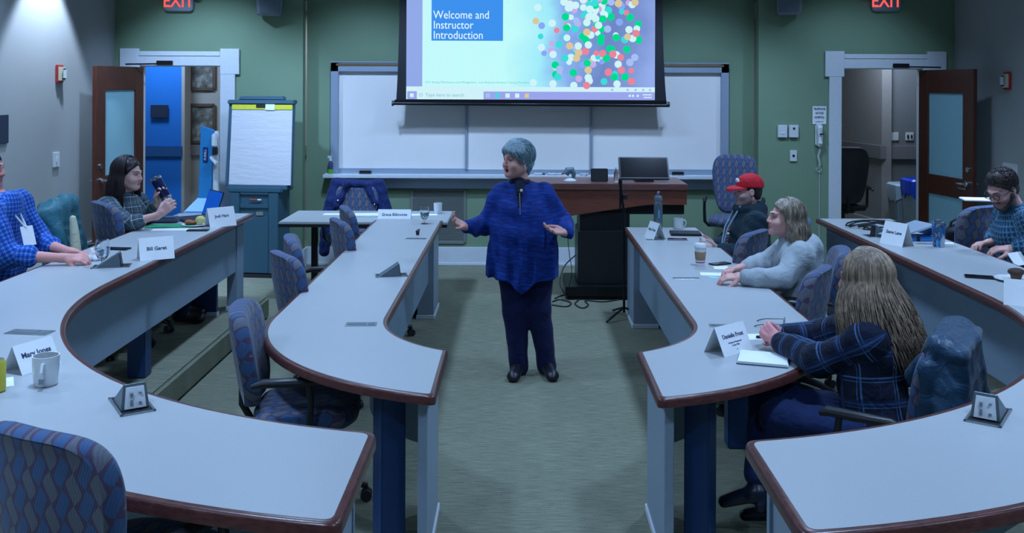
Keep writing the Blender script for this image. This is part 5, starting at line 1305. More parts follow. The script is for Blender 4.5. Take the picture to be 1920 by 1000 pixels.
def shoes(t,J,mat,sole=None,h=.005,g=0):
    for a in 'LR':
        an,to=J['an'+a],J['to'+a]; d=N3((to-an)*np.array([1,1,1.0])); s=SDF(np.minimum(an,to)-.12,np.maximum(an,to)+.12,h)
        fl=min(an[2],to[2])
        s.cap(an+np.array([0,0,-.02])-d*.025,an+np.array([0,0,.005]),.046,.046,k=.02); s.cap(an-d*.02+np.array([0,0,-.030]),to+np.array([0,0,.004]),.045,.036,k=.02); s.cap(an+np.array([0,0,-.005]),to,.040,.030,k=.02); s.ell(to+np.array([0,0,-.002]),(.042,.052,.028),None,.02); s.cut((0,0,min(an[2]-.075,to[2]-.032)),(0,0,-1))
        o=s.build('shoe',mat,t,it=1)
def strands(t,name,mat,hc,R,q,N,length,r0=.0035,amin=60,seed=1,wave=.01,rad=(.083,.108,.098),side=0,drop=(0,0,0),lenvar=.2,outward=.0,az=(0,360),part=0,flare=.0):
    rr=random.Random(seed); m=MB()
    for i in range(N):
        a=rr.uniform(*az); 
        aa=((a+180)%360)-180            # 0 = front, +90 = wearer's left
        sgn=1 if aa>=0 else -1
        if part: sgn=1 if rr.random()<.5 else -1
        tgt=sgn*max(abs(aa),amin+rr.uniform(0,14)); st=rr.uniform(-.06,.06)
        L=length*(1-rr.uniform(0,lenvar)); path=[]; K=10; ph=rr.uniform(0,6.28); off=1+rr.uniform(-.03,.05)
        for k in range(K+1):
            f=k/K
            azr=math.radians(aa+(tgt-aa)*min(1,f*4.5)) ; el=math.radians(86-96*f)
            x=-math.sin(azr)*math.cos(el)*rad[0]*off; y=math.cos(azr)*math.cos(el)*rad[1]*off-.015; z=math.sin(el)*rad[2]*off+.028
            path.append(hc+R@(np.array([x,y,z])*q))
        p=path[-1]; lat=R@np.array([-math.sin(azr),math.cos(azr),0]); lat[2]=0
        n2=max(4,int(L/.03))
        for k in range(1,n2+1):
            f=k/n2; w=wave*math.sin(ph+f*9)*f
            path.append(p+np.array([0,0,-L*f])+lat*(outward*math.sin(f*PI)+flare*f+w)+np.array(drop)*f*f)
        rs=[r0*(1 if k<len(path)*.6 else 1-.75*(k/len(path)-.6)/.4) for k in range(len(path))]
        m.tube(path,rs,5)
    return m.build(name,mat,t,ang=180)
def cap_hair(t,mat,hc,R,q,h=.004,thick=.012,fringe=.04,back=-.06,extra=None,name='hair',fold=.004,seed=3,f=70,sides=-.02,full=1.0,it=1,recede=0):
    s=SDF(hc-.34,hc+.2,h); P=lambda x,y,z: hc+R@(np.array([x,y,z])*q)
    s.ell(P(0,-.020,.034),(np.array([.077*full**.4,.098,.088])+thick)*q,R,k=0)
    s.ell(P(0,-.045,-.02),(np.array([.070,.062,.070])+thick)*q,R,k=.02)
    # carve the face out: everything in front of a slanted hairline
    s.cut(P(0,.062-recede,.030),R@np.array([0,.80,-.60]),.008)
    s.cut(P(0,-.02,back),R@np.array([0,.25,-1]),.01)
    if extra: extra(s,P)
    if fold: s.folds(fold,f,seed)
    return s.build(name,mat,t,it=it)
def short_strands(t,name,mat,hc,R,N,L,seed=1,back=-.08,recede=0,thick=.012,r0=.0028,sweep=(.6,-.2),jit=.25,filt=None):
    rr=random.Random(seed); m=MB(); n=0
    rad=np.array([.077,.098,.088])+thick-.002
    while n<N:
        v=np.array([rr.gauss(0,1),rr.gauss(0,1),rr.gauss(0,1)]); v/=np.linalg.norm(v); p=v*rad+np.array([0,-.020,.034])
        if (p[1]-(.060-recede))*.80-(p[2]-.030)*.60>0 or p[2]<back: continue
        if p[2]<-.01 and p[1]>.0: continue
        if filt and not filt(p): continue
        n+=1
        g=np.array([sweep[0]*.5+v[0]*.5,-.25-.3*v[1],-.55+.5*v[2]])+np.array([rr.gauss(0,jit) for _ in range(3)]); nn=v/rad; nn/=np.linalg.norm(nn); g-=nn*(g@nn); g/=np.linalg.norm(g)
        path=[]
        for k in range(5):
            f=k/4; q=p+g*L*(f-.4)+nn*(.004+.006*math.sin(PI*f)-.012*(f-.4)**2*4*.5)
            path.append(hc+R@q)
        m.tube(path,[r0*.6,r0,r0,r0*.8,r0*.3],5)
    return m.build(name,mat,t,ang=180)
def ik(sh,wr,l1,l2,hint):
    sh=np.array(sh,float);wr=np.array(wr,float);d=wr-sh;D=min(np.linalg.norm(d),l1+l2-.005);u=N3(d);a=(l1*l1-l2*l2+D*D)/(2*D);hh=math.sqrt(max(0,l1*l1-a*a)); h=np.array(hint,float);h=h-u*(h@u); return sh+u*a+N3(h)*hh
GREYB=[(.3,col(.04,.10,.13)),(.5,col(.16,.27,.30)),(.68,col(.40,.52,.56))]
# ---- presenter
J=dict(pel=(.045,6.56,.84),ch=(.03,6.56,1.14),neck=(.0,6.555,1.325),shL=(.165,6.56,1.245),shR=(-.125,6.56,1.235),
 elR=(-.245,6.60,1.01),wrR=(-.355,6.40,1.035),elL=(.305,6.60,1.03),wrL=(.315,6.37,1.005),
 hipR=(-.055,6.56,.80),hipL=(.135,6.56,.80),knR=(-.03,6.55,.45),knL=(.135,6.56,.45),anR=(.0,6.58,.075),anL=(.19,6.60,.075),toR=(-.035,6.425,.032),toL=(.225,6.44,.032))
t,Jl,hc,R,Tm=person('standing presenter with short grey hair, blue knit tunic and navy trousers, hands held out',(.06,6.55,0),J,dict(c=(-.018,6.535,1.475),r=(yaw_of((-.80,-.60)),.0,0)),(.66,.34,.28),
 dict(R=dict(d=(-.62,-.45,.40),n=(.35,-.45,.75),thumb=-1,curl=(.35,.55,.4),spread=.16,tcurl=-.1),L=dict(d=(-.80,-.38,.12),n=(-.15,-.35,.95),thumb=1,curl=(.22,.35,.3),spread=.26,tcurl=-.25)),q=1.0,b=1.12,fat=.03,mouth=.9,full=1.10,h=.005)
TUN=NT('blue_slub_knit'); v=TUN.coord('Object',(1.3,1,7)); n=TUN.noise(v,11,4,.6); TUN.base(TUN.ramp(n,[(.3,col(.002,.014,.12)),(.52,col(.003,.030,.22)),(.75,col(.008,.075,.42))]),.75,0,.25); TUN.bump(n,.35,.006); TUN.b.inputs['Sheen Weight'].default_value=.03
def tun(s):
    R_=Tm
    o=np.array([.06,6.55,0])
    for i in range(12):
        f=i/11; z=1.15-.54*f; wx=.195+.050*min(1,f*1.3); wy=.150+.025*f
        s.ell(np.array([.025+.005*f,6.56-.01,z])-o,(wx,wy,.075),None,k=.045)
    x,y,z=s.ax[0][:,None,None],s.ax[1][None,:,None],s.ax[2][None,None,:]
    fo=np.clip((1.12-z)/.5,0,1)
    s.D=(s.D+(.25+.75*fo)*(.011*np.sin((x+.15)*58+2*np.sin(z*5))+.007*np.sin(x*97+1.3+1.5*np.sin(z*7))+.004*np.sin(y*60))+.004*np.sin(z*38+x*14)*np.clip((z-.2)*0+1-fo,0,1)).astype(np.float32)
    # handkerchief hem: longest just left of centre front
    hem=.665-.085*np.clip(1-np.abs(x-(-.045))/.10,0,1)-.03*np.clip((x+.05)*0+.0,0,1)+.02*np.clip(np.abs(x)/.25,0,1)
    s.D=np.maximum(s.D,(hem-z)*.85).astype(np.float32)
top(t,Jl,Tm,TUN.m,'tunic',b=1.12,fat=.03,g=.012,h=.006,sleeve=.93,fold=.003,seed=4,extra=tun,uv=False,armr=1.05)
# dark zip-neck collar shirt
s=SDF(Jl['neck']-.16,Jl['neck']+.12,.004); nb=Jl['neck']
s.ell(nb+np.array([.0,-.005,-.005]),(.080,.078,.035),None,k=.01); s.cap(nb+np.array([-.005,-.095,-.035]),nb+np.array([.0,-.155,-.15]),.022,.012,k=.02); s.cap(nb+np.array([0,-.06,0]),nb+np.array([.0,-.12,-.06]),.035,.02,k=.02)
s.build('collar',soft('dark_navy_collar',col(.004,.007,.03),.8),t,it=1)
m=MB(); m.tube([tuple(nb+np.array([.0,-.165,-.06])),tuple(nb+np.array([.003,-.188,-.13])),tuple(nb+np.array([.005,-.193,-.20]))],.0035,6); m.build('zip',M['steel'],t)
m=MB(); m.ell(nb+np.array([.012,-.155,-.045]),(.010,.006,.011)); m.build('brooch',simple('pearl',col(.7,.7,.6),.2),t)
NAVY=soft('navy_trousers',col(.004,.009,.055),.8,.1)
bottom(t,Jl,Tm,NAVY,b=1.14,h=.006,fold=.004,ank=.060,hem=1.07)
shoes(t,Jl,simple('black_leather',col(.007,.008,.014),.4))
def ex(s,P):
    s.ell(P(.005,.045,.085),(.058,.045,.030),R,k=.03); s.cap(P(-.05,.055,.062),P(.045,.075,.068),.016,.016,k=.02)
    for x in(-1,1): s.cap(P(x*.074,.010,.03),P(x*.078,-.012,-.018),.012,.008,k=.015)
    s.cap(P(0,-.09,-.03),P(0,-.078,-.085),.04,.03,k=.03)
GH=hair_mat('grey_teal_hair',GREYB); cap_hair(t,GH,hc,R,1.0,thick=.012,back=-.085,extra=ex,fold=.002,f=60,seed=9)
short_strands(t,'hair_strands',GH,hc,R,1500,.06,seed=40,back=-.08,thick=.016,r0=.0019,jit=.12)
short_strands(t,'hair_fringe',hair_mat('silver_hair',[(.3,col(.16,.28,.33)),(.5,col(.34,.46,.52)),(.7,col(.6,.7,.75))]),hc,R,520,.07,seed=44,back=-.08,thick=.022,r0=.0021,jit=.10,filt=lambda p: p[1]>.0 and p[2]>.055)
m=MB(); m.ell(hc+R@np.array([-.082,-.002,-.042]),.007); m.ell(hc+R@np.array([.082,-.002,-.042]),.007); m.build('earring',simple('pearl_white',col(.7,.7,.7),.2),t)

# ---- helper for seated people
def seated(x,y,fwd,z0,sh_h,shw=.175,lean=.05,knee=.42,spreadk=.10,hip=None,twist=0.0,pelz=.50,feet_back=0.0):
    f=N3((fwd[0],fwd[1],0)); r=np.array([f[1],-f[0],0]); o=np.array([x,y,z0]); up=np.array([0,0,1.])
    a=twist; f2=N3(f*math.cos(a)+r*math.sin(a)); r2=np.array([f2[1],-f2[0],0])
    J=dict(pel=o+up*(pelz+.04),ch=o+up*(sh_h-.12)+f*lean,neck=o+up*(sh_h+.055)+f*(lean+.02),shR=o+up*sh_h+r2*shw+f*lean,shL=o+up*sh_h-r2*shw+f*lean)
    for s_,k in((1,'R'),(-1,'L')):
        J['hip'+k]=o+up*pelz+r*s_*.085+f*.02; J['kn'+k]=o+up*(pelz+.0)+r*s_*spreadk+f*knee; J['an'+k]=o+up*.085+r*s_*spreadk+f*(knee-feet_back); J['to'+k]=J['an'+k]+f*.13-up*.045
    return J,f,r
# ---- woman with long dark hair and tumbler, left
J,f,r=seated(-2.96,7.18,(.92,.25),PF,.90,.165,.03,pelz=.48)
J['shR']=np.array((-3.03,7.04,1.075)); J['shL']=np.array((-2.93,7.36,1.075)); J['neck']=np.array((-2.965,7.2,1.15)); J['ch']=np.array((-2.98,7.2,.95))
J['elR']=np.array((-2.83,6.93,.965)); J['wrR']=np.array((-2.615,6.96,1.03)); J['elL']=np.array((-2.82,7.36,.955)); J['wrL']=np.array((-2.745,7.27,1.075))
t,Jl,hc,R,Tm=person('seated woman with long dark brown hair and grey plaid shirt holding a blue tumbler',(-2.96,7.18,PF),J,dict(c=(-2.935,7.2,1.305),r=(yaw_of((1,-.14)),.06,0)),(.66,.38,.33),
 dict(R=dict(d=(.75,.0,.66),n=(.1,.9,.0),thumb=1,curl=(.5,.9,.6),spread=.05,tcurl=.5),L=dict(d=(.25,-.15,.95),n=(.75,-.5,0),thumb=-1,curl=(.45,.7,.5),spread=.08,tcurl=.5)),b=.95,full=1.0)
PL1=plaid('grey_plaid_cloth',col(.055,.085,.105),[(.075,0,.022,col(.10,.14,.16),.6),(.075,.35,.004,col(.45,.52,.55),.8),(.15,.1,.03,col(.025,.045,.07),.5)])
top(t,Jl,Tm,PL1,'plaid_shirt',b=1.0,fat=.01,g=.016,sleeve={'R':.35,'L':.7},fold=.005,seed=7,armr=1.05)
bottom(t,Jl,Tm,NAVY,b=1.0,h=.009); shoes(t,Jl,M['black'],h=.008)
DH=hair_mat('dark_brown_hair',[(.3,col(.006,.004,.006)),(.55,col(.018,.010,.012)),(.8,col(.055,.028,.028))])
def ex(s,P):
    s.cap(P(0,-.07,-.03),P(-.01,-.085,-.25),.07,.05,k=.04); s.cap(P(-.05,-.03,-.02),P(-.055,-.01,-.22),.035,.03,k=.03); s.cap(P(.05,-.03,-.02),P(.055,-.01,-.2),.035,.03,k=.03)
cap_hair(t,DH,hc,R,1.0,thick=.012,back=-.30,extra=ex,fold=.004,recede=.014)
strands(t,'hair_strands',DH,hc,R,1.0,1000,.33,.0024,seed=5,wave=.014,outward=.014,flare=.025,rad=(.094,.118,.107),amin=72)
# tumbler in her hand
tc=W(302,353,7.24); t=thing('blue_tumbler','dark blue steel tumbler tilted in the dark-haired woman\'s raised hand','tumbler',tc); t.rotation_euler=(0.0,-.52,0)
MB().lathe([(.036,-.09),(.038,-.088),(.041,.07),(.0405,.075)],26).build('tumbler_body',simple('navy_enamel',col(.003,.010,.07),.3),t,ang=50)
MB().lathe([(.036,-.096),(.0385,-.092),(.0388,-.075),(.0005,-.09)],26).build('steel_base',M['chrome'],t); MB().lathe([(.0415,.070),(.0425,.075),(.0425,.088),(.036,.094),(.0005,.090)],26).build('clear_lid',M['chrome'],t)
# ---- man in the blue checked shirt, left edge
J,f,r=seated(-3.22,5.75,(1,.05),PF,1.065,.20,.06,pelz=.48)
J['elR']=np.array((-2.95,5.56,.985)); J['wrR']=np.array((-2.66,5.62,.962)); J['elL']=np.array((-2.98,5.98,.985)); J['wrL']=np.array((-2.71,5.80,.965))
J['shR'][0]+=.06; J['shL'][0]+=.06; J['neck'][0]+=.01
t,Jl,hc,R,Tm=person('man in a bright blue checked shirt at the left edge, forearms on the table',(-3.22,5.75,PF),J,dict(c=(-3.19,5.74,1.475),r=(yaw_of((1,.02)),.02,0)),(.70,.32,.28),
 dict(R=dict(d=(1,.08,-.02),n=(0,.45,-.9),thumb=-1,curl=(.5,.8,.6),spread=.03,tcurl=.5),L=dict(d=(1,-.35,-.02),n=(0,-.35,-.9),thumb=1,curl=(.5,.8,.6),spread=.03,tcurl=.5)),b=1.12,fat=.03,beard=((.12,.08,.07),.4))
PLB=plaid('blue_check_cloth',col(.012,.10,.46),[(.024,0,.004,col(.16,.36,.80),.5),(.024,.5,.006,col(.005,.03,.25),.6)])
top(t,Jl,Tm,PLB,'checked_shirt',b=1.06,fat=.045,g=.020,sleeve=.32,fold=.008,seed=3,armr=1.0)
s=SDF(Jl['neck']-.13,Jl['neck']+.1,.005)
for a in range(14):
    an=a/14*2*PI; an2=(a+1)/14*2*PI; nb=Jl['neck']; s.cap(nb+np.array([.075*math.cos(an),.075*math.sin(an),.01]),nb+np.array([.075*math.cos(an2),.075*math.sin(an2),.01]),.018,k=.01)
s.build('collar',PLB,t)
bottom(t,Jl,Tm,NAVY,b=1.1,h=.009); shoes(t,Jl,M['black'],h=.008)
cap_hair(t,DH,hc,R,1.0,thick=.008,back=-.06,fold=.002)
o_=np.array((-3.22,5.75,PF)); m=MB(); m.tube([tuple(Jl['neck']+np.array([.03,-.06,.02])),tuple(Jl['ch']+np.array([.14,-.05,.10])),tuple(Jl['ch']+np.array([.215,-.03,-.0]))],.006,6); m.tube([tuple(Jl['neck']+np.array([.03,.06,.02])),tuple(Jl['ch']+np.array([.14,.03,.10])),tuple(Jl['ch']+np.array([.215,-.02,-.0]))],.006,6); m.build('lanyard',M['white_plastic'],t)
m=MB(); m.at(tuple(Jl['ch']+np.array([.232,-.03,-.05])),rx=0,ry=-.35,rz=-.5); m.box(-.002,.002,-.04,.04,-.06,.06); m.build('name_badge',M['paper'],t,bev=.001)
# ---- man in the red cap
J,f,r=seated(1.84,7.5,(-1,-.12),0,.965,.20,.05,pelz=.47)
J['shL']=np.array((1.81,7.32,.94)); J['shR']=np.array((1.81,7.68,.95))
J['elL']=np.array((1.72,7.24,.70)); J['wrL']=np.array((1.555,7.40,.715)); J['elR']=np.array((1.70,7.74,.71)); J['wrR']=np.array((1.56,7.56,.72))
t,Jl,hc,R,Tm=person('man in a red baseball cap and dark teal hoodie looking left',(1.84,7.5,0),J,dict(c=(1.775,7.48,1.165),r=(yaw_of((-1,-.12)),.05,0)),(.62,.38,.34),
 dict(R=dict(d=(-1,-.3,.1),n=(0,-.5,.9),thumb=1,curl=(.3,.5,.4),spread=.03,tcurl=.3),L=dict(d=(-1,.3,.1),n=(0,.5,.9),thumb=-1,curl=(.3,.5,.4),spread=.03,tcurl=.3)),b=1.08,fat=.02,beard=((.17,.13,.12),.75))
HD=soft('dark_teal_fleece',col(.012,.030,.045),.9,.2)
def ex(s):
    nb=Jl['neck']; s.ell(nb+np.array([.075,.0,.0]),(.085,.12,.06),None,k=.04)
    for a in range(12):
        an=a/12*2*PI; s.ell(nb+np.array([.085*math.cos(an)+.01,.085*math.sin(an),.005]),(.035,.035,.03),None,k=.02)
top(t,Jl,Tm,HD,'hoodie',b=1.12,fat=.03,g=.022,sleeve=.88,fold=.007,seed=6,extra=ex,uv=False,armr=1.05)
bottom(t,Jl,Tm,NAVY,b=1.1,h=.009)
shoes(t,Jl,M['black'],h=.007)
m=MB()
for s_ in(-1,1): m.tube([tuple(Jl['neck']+np.array([-.06,s_*.06,.03])),tuple(Jl['ch']+np.array([-.175,s_*.045,.03])),tuple(Jl['ch']+np.array([-.215,s_*.02,-.16]))],.007,6)
m.build('lanyard',simple('lanyard_blue_white',col(.30,.42,.55),.6),t)
m=MB(); m.at(tuple(Jl['ch']+np.array([-.235,.0,-.235])),ry=.12,rz=.2); m.box(-.002,.002,-.04,.04,-.06,.06); m.build('name_badge',M['paper'],t)
m=MB(); rr=random.Random(4)
for k in range(11):
    z_=.02-.026*k; m.mi=k%3; m.ell(tuple(Jl['ch']+np.array([-.172-.0030*k,-.075+.002*(k%2),z_])),(.010,.016,.010),8,6)
m.build('chest_print',[M['red_plastic'],M['paper'],simple('print_green',col(.04,.16,.12),.7)],t)
cap_hair(t,DH,hc,R,1.0,thick=.004,back=-.06,fold=0)
RC=soft('red_cap_cloth',col(.55,.012,.025),.75,.1,var=.05)
s=SDF(hc-.24,hc+.24,.004); P=lambda x,y,z: hc+R@np.array([x,y,z])
s.ell(P(0,-.022,.042),(.091,.112,.094),R,k=0); s.cut(P(0,0,.030),R@np.array([0,.10,-1]),.004)
s.build('cap_crown',RC,t)
m=MB(); rings=[]
for yy,ww,zz in((.03,.080,.040),(.055,.080,.040),(.09,.080,.040),(.13,.070,.036),(.155,.050,.028),(.168,.015,.022)):
    rings.append([tuple(P(ww*math.sin(a_),yy,zz+.006-.022*(1-math.cos(a_)))) for a_ in [(-1+2*i/12)*PI/2 for i in range(13)]])
low=[[tuple(np.array(p)-np.array([0,0,.004])) for p in rg] for rg in rings]
full_=[r1+l1[::-1] for r1,l1 in zip(rings,low)]
m.loft(full_); m.build('cap_brim',RC,t)
s=SDF(P(0,.09,.09)-.06,P(0,.09,.09)+.06,.0035); s.ell(P(.0,.078,.082),(.026,.014,.022),R,k=.005); s.ell(P(.02,.072,.075),(.014,.014,.012),R,k=.005); s.ell(P(-.02,.072,.078),(.014,.014,.012),R,k=.005); s.build('cap_emblem',M['white_plastic'],t)
# ---- woman in the pale hoodie
J,f,r=seated(1.84,6.17,(-1,.0),0,.93,.175,.04,pelz=.47)
J['shL']=np.array((1.765,6.02,.91)); J['shR']=np.array((1.80,6.34,.925)); J['ch']=np.array((1.80,6.17,.82)); J['neck']=np.array((1.765,6.18,1.0))
J['elL']=np.array((1.62,5.92,.795)); J['wrL']=np.array((1.395,5.99,.795)); J['elR']=np.array((1.66,6.42,.79)); J['wrR']=np.array((1.46,6.28,.795))
t,Jl,hc,R,Tm=person('woman with shoulder-length blonde hair and pale grey hoodie, looking up to the left',(1.84,6.17,0),J,dict(c=(1.705,6.17,1.135),r=(yaw_of((-1,-.03)),-.14,0)),(.68,.36,.31),
 dict(L=dict(d=(-1,.12,-.06),n=(0,.25,-1),thumb=1,curl=(.35,.5,.4),spread=.06,tcurl=.4),R=dict(d=(-.9,-.45,-.03),n=(0,-.2,-1),thumb=-1,curl=(.35,.5,.4),spread=.06,tcurl=.4)),b=1.02,fat=.015,lip=(.40,.10,.12))
HG=soft('pale_grey_fleece',col(.33,.37,.39),.9,.25)
def ex(s):
    nb=Jl['neck']; s.ell(nb+np.array([.09,.0,-.03]),(.085,.14,.075),None,k=.05); s.cap(nb+np.array([-.02,-.09,-.02]),nb+np.array([-.09,-.05,-.12]),.04,.03,k=.03); s.cap(nb+np.array([-.02,.09,-.02]),nb+np.array([-.09,.05,-.12]),.04,.03,k=.03)
top(t,Jl,Tm,HG,'hoodie',b=1.10,fat=.035,g=.022,sleeve={'L':.88,'R':.8},fold=.011,seed=12,extra=ex,uv=False,armr=1.02,f=24)
bottom(t,Jl,Tm,NAVY,b=1.1,h=.009); shoes(t,Jl,simple('white_soled_shoe',col(.30,.32,.34),.5),h=.007)
BL=hair_mat('ash_blonde_hair',[(.3,col(.07,.045,.035)),(.47,col(.15,.115,.08)),(.66,col(.50,.41,.30))])
def ex(s,P):
    s.cap(P(0,-.075,-.03),P(-.0,-.115,-.20),.075,.055,k=.04); s.cap(P(-.055,-.035,-.02),P(-.06,-.05,-.17),.035,.03,k=.03); s.cap(P(.055,-.035,-.02),P(.06,-.05,-.17),.035,.03,k=.03)
cap_hair(t,BL,hc,R,1.0,thick=.012,back=-.27,extra=ex,fold=.004,recede=.016)
strands(t,'hair_strands',BL,hc,R,1.0,1000,.20,.0024,seed=15,wave=.008,outward=.016,flare=.02,rad=(.094,.118,.108),amin=74,drop=(.04,0,0))
m=MB(); w0=Jl['wrL']; d0=N3(Jl['elL']-w0)
m.tube([tuple(w0+d0*.012+.031*(math.cos(a)*np.cross(d0,(0,0,1))+math.sin(a)*np.array([0,0,1]))) for a in [2*PI*i/20 for i in range(20)]],.007,6,closed=True); m.build('wristwatch',M['steel'],t)
# ---- woman in dark plaid shirt, foreground right
J,f,r=seated(1.56,4.12,(-.93,.30),0,.945,.17,.03,pelz=.50,knee=.44)
J['shL']=np.array((1.475,4.05,.920)); J['shR']=np.array((1.56,4.34,.93)); J['ch']=np.array((1.545,4.17,.84)); J['neck']=np.array((1.52,4.2,1.01))
J['elL']=np.array((1.315,4.20,.79)); J['wrL']=np.array((1.215,4.47,.797)); J['elR']=np.array((1.45,4.62,.79)); J['wrR']=np.array((1.265,4.60,.795))
J['knL']=np.array((1.13,4.18,.55)); J['knR']=np.array((1.12,4.33,.60)); J['anR']=np.array((1.03,4.15,.25)); J['toR']=np.array((.90,4.20,.17)); J['anL']=np.array((1.16,4.32,.085)); J['toL']=np.array((1.03,4.36,.04))
t,Jl,hc,R,Tm=person('woman seen from behind with long light brown hair and navy plaid shirt, hands clasped',(1.56,4.12,0),J,dict(c=(1.505,4.2,1.145),r=(yaw_of((-.72,.69)),.06,0)),(.80,.34,.34),
 dict(L=dict(d=(-.45,.62,.35),n=(.45,.55,-.1),thumb=1,curl=(.75,.9,.5),spread=.02,tcurl=.5),R=dict(d=(-.85,-.25,.35),n=(-.1,-.8,-.1),thumb=-1,curl=(.75,.9,.5),spread=.02,tcurl=.5)),b=.98,full=1.0,h=.005)
PLN=plaid('navy_plaid_cloth',col(.006,.011,.030),[(.105,0,.007,col(.06,.15,.32),.8),(.105,.13,.004,col(.05,.13,.28),.7),(.21,.55,.03,col(.012,.03,.09),.6)])
top(t,Jl,Tm,PLN,'plaid_shirt',b=1.04,fat=.012,g=.016,h=.005,sleeve={'L':.93,'R':.9},fold=.005,seed=22,armr=1.12)
JN=soft('dark_blue_denim',col(.006,.018,.075),.8,.2)
bottom(t,Jl,Tm,JN,name='jeans',b=1.02,h=.006,fold=.004,hem=.86)
for a in 'LR':
    an,to=Jl['an'+a],Jl['to'+a]; kn=Jl['kn'+a]; up_=N3(kn-an); d=N3(to-an)
    s=SDF(np.minimum(an,to)-.16,np.maximum(an,to)+.16,.005); s.cap(an+up_*.05,an-up_*.02,.040,.043,k=.02); s.cap(an-d*.01-up_*.02,to,.038,.026,k=.02); s.cap(an-up_*.03-d*.03,an-up_*.085-d*.03,.028,.024,k=.01); s.build('ankle_boot',simple('boot_leather',col(.006,.009,.02),.3),t,it=1)
    m=MB(); m.cyl(tuple(an+up_*.05),tuple(an+up_*.12),.041,.045); m.build('sock',simple('pale_sock',col(.25,.3,.42),.8),t)
LB=hair_mat('light_brown_hair',[(.3,col(.06,.04,.032)),(.47,col(.19,.135,.09)),(.66,col(.46,.34,.23))])
def ex(s,P):
    s.cap(P(0,-.055,-.05),P(-.0,-.08,-.30),.060,.045,k=.05); s.cap(P(-.05,-.03,-.02),P(-.06,-.05,-.25),.04,.03,k=.03); s.cap(P(.05,-.03,-.02),P(.06,-.05,-.25),.04,.03,k=.03)
cap_hair(t,LB,hc,R,1.0,thick=.015,back=-.40,extra=ex,fold=.004,recede=.01)
strands(t,'hair_strands',LB,hc,R,1.0,1500,.38,.0024,seed=25,wave=.018,outward=.035,flare=.045,rad=(.098,.121,.111),amin=58,drop=(.07,-.03,0),lenvar=.35)
# ---- man with glasses, right edge
J,f,r=seated(3.36,6.27,(-1,.08),PF,.955,.195,.10,pelz=.48)
J['elL']=np.array((3.30,6.02,.97)); J['wrL']=np.array((3.125,6.08,.96)); J['elR']=np.array((3.24,6.50,.965)); J['wrR']=np.array((3.12,6.33,.96))
t,Jl,hc,R,Tm=person('bearded man in glasses and navy gingham shirt bending his head over the table',(3.36,6.27,PF),J,dict(c=(3.135,6.24,1.325),r=(yaw_of((-.93,-.37)),.55,0)),(.66,.36,.31),
 dict(L=dict(d=(-1,.15,-.05),n=(0,.2,-1),thumb=1,curl=(.4,.5,.4),spread=.05,tcurl=.3),R=dict(d=(-1,-.25,-.05),n=(0,-.2,-1),thumb=-1,curl=(.4,.5,.4),spread=.05,tcurl=.3)),b=1.08,fat=.01,beard=((.05,.035,.03),.6))
GG=plaid('gingham_cloth',col(.012,.045,.11),[(.030,0,.014,col(.09,.25,.36),.55),(.030,.1,.008,col(.003,.008,.03),.5)])
top(t,Jl,Tm,GG,'gingham_shirt',b=1.1,fat=.02,g=.017,sleeve=.8,fold=.005,seed=32,armr=1.1)
s=SDF(Jl['neck']-.13,Jl['neck']+.1,.005)
for a in range(14):
    an=a/14*2*PI; an2=(a+1)/14*2*PI; nb=Jl['neck']; s.cap(nb+np.array([.072*math.cos(an),.072*math.sin(an),.012]),nb+np.array([.072*math.cos(an2),.072*math.sin(an2),.012]),.018,k=.01)
s.build('collar',GG,t)
bottom(t,Jl,Tm,NAVY,b=1.1,h=.009); shoes(t,Jl,M['black'],h=.008)
BH=hair_mat('dark_brown_short_hair',[(.3,col(.018,.012,.012)),(.5,col(.04,.027,.024)),(.75,col(.10,.07,.06))])
def ex(s,P): 
    s.cap(P(-.035,.02,.105),P(.035,.02,.105),.014,k=.03)
    for x in(-1,1): s.cap(P(x*.074,.018,.03),P(x*.078,.0,-.02),.010,.007,k=.01)
cap_hair(t,BH,hc,R,1.0,thick=.006,back=-.07,extra=ex,fold=.002,recede=.020)
short_strands(t,'hair_strands',BH,hc,R,1100,.035,r0=.0016,jit=.12,seed=41,back=-.07,recede=.020,thick=.006)
s=SDF(hc-.2,hc+.2,.004); P=lambda x,y,z: hc+R@np.array([x,y,z])
for x in(-1,1): s.cap(P(x*.066,.010,-.045),P(x*.040,.060,-.100),.018,.022,k=.02)
s.ell(P(0,.066,-.105),(.036,.030,.026),R,k=.02); s.cap(P(-.025,.088,-.056),P(.025,.088,-.056),.008,k=.008); s.ell(P(0,.098,-.070),(.017,.012,.006),R,.004,'-') if 0 else None; s.folds(.003,110,4)
s.build('beard',BH,t,it=1)
g=MB()
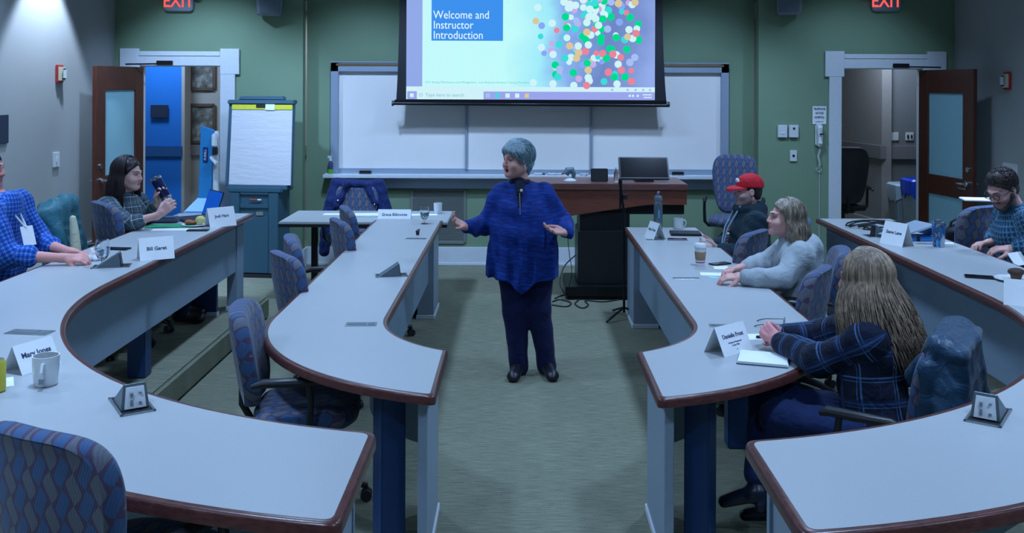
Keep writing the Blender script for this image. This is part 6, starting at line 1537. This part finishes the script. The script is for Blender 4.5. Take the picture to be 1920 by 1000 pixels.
for x in(-1,1):
    g.tube([tuple(P(x*.034+.026*math.cos(a),.104-.05*abs(.026*math.cos(a)),.000+.019*math.sin(a))) for a in [2*PI*i/22 for i in range(22)]],.0028,6,closed=True)
    g.tube([tuple(P(x*.060,.100,.006)),tuple(P(x*.080,.06,.006)),tuple(P(x*.084,-.01,.004)),tuple(P(x*.084,-.03,-.01))],.0026,6)
g.tube([tuple(P(-.009,.106,.004)),tuple(P(0,.110,.008)),tuple(P(.009,.106,.004))],.0024,6); g.build('eyeglasses',M['black'],t)
slabthing('paper_sheet','white leaflet raised before the bearded man at the right edge','paper',1908,486,ZO,.6,.13,.09,.004,'paper',0,'paper sheets').rotation_euler=(.9,0,.5)

# ---------------------------------------------------------------- nest the small pieces under the part that carries them
def nest(child,parent):
    for r in [o for o in bpy.data.objects if o.parent is None]:
        kids=list(r.children)
        cs=[k for k in kids if k.name.split('.')[0]==child]; ps=[k for k in kids if k.name.split('.')[0]==parent]
        cs.sort(key=lambda o:o.name); ps.sort(key=lambda o:o.name)
        if not cs or not ps: continue
        for i,c in enumerate(cs):
            p=ps[i] if len(ps)==len(cs) else ps[0]
            if c.children: continue
            c.parent=p
for a,b in (('iris','eye'),('caster','star_base'),('armrest','arm_support'),('back_bracket','backrest'),('lens','lens_rim'),('sockets','outlet_face'),('name_lettering','card_face'),
  ('badge_lettering','badge'),('slide_lettering','slide_title_box'),('slide_icons','slide_taskbar'),('slide_light_discs','slide_image'),('slide_notes_bar','slide_image'),('door_handle','door_frame_leaf'),('door_latch_plate','door_frame_leaf'),
  ('cap_emblem','cap_crown'),('cap_brim','cap_crown'),('hair_strands','hair'),('yellow_header','paper_pad'),('pad_clip','paper_pad'),('torn_paper','paper_pad'),('rail','frame'),('cork_strip','frame'),
  ('lamp_bracket','emergency_lamp'),('exit_lettering','sign_body'),('sign_lettering','plate'),('toggle','plate'),('phone_display','base_unit'),('marker_cap','marker'),('latch','cabinet_front'),('base_trim','end_panel'),('sock','ankle_boot'),
  ('pink_base','cup_body'),('cup_sleeve','cup_body'),('screen_panel','monitor_body'),('keyboard_base_','x')):
    nest(a,b)
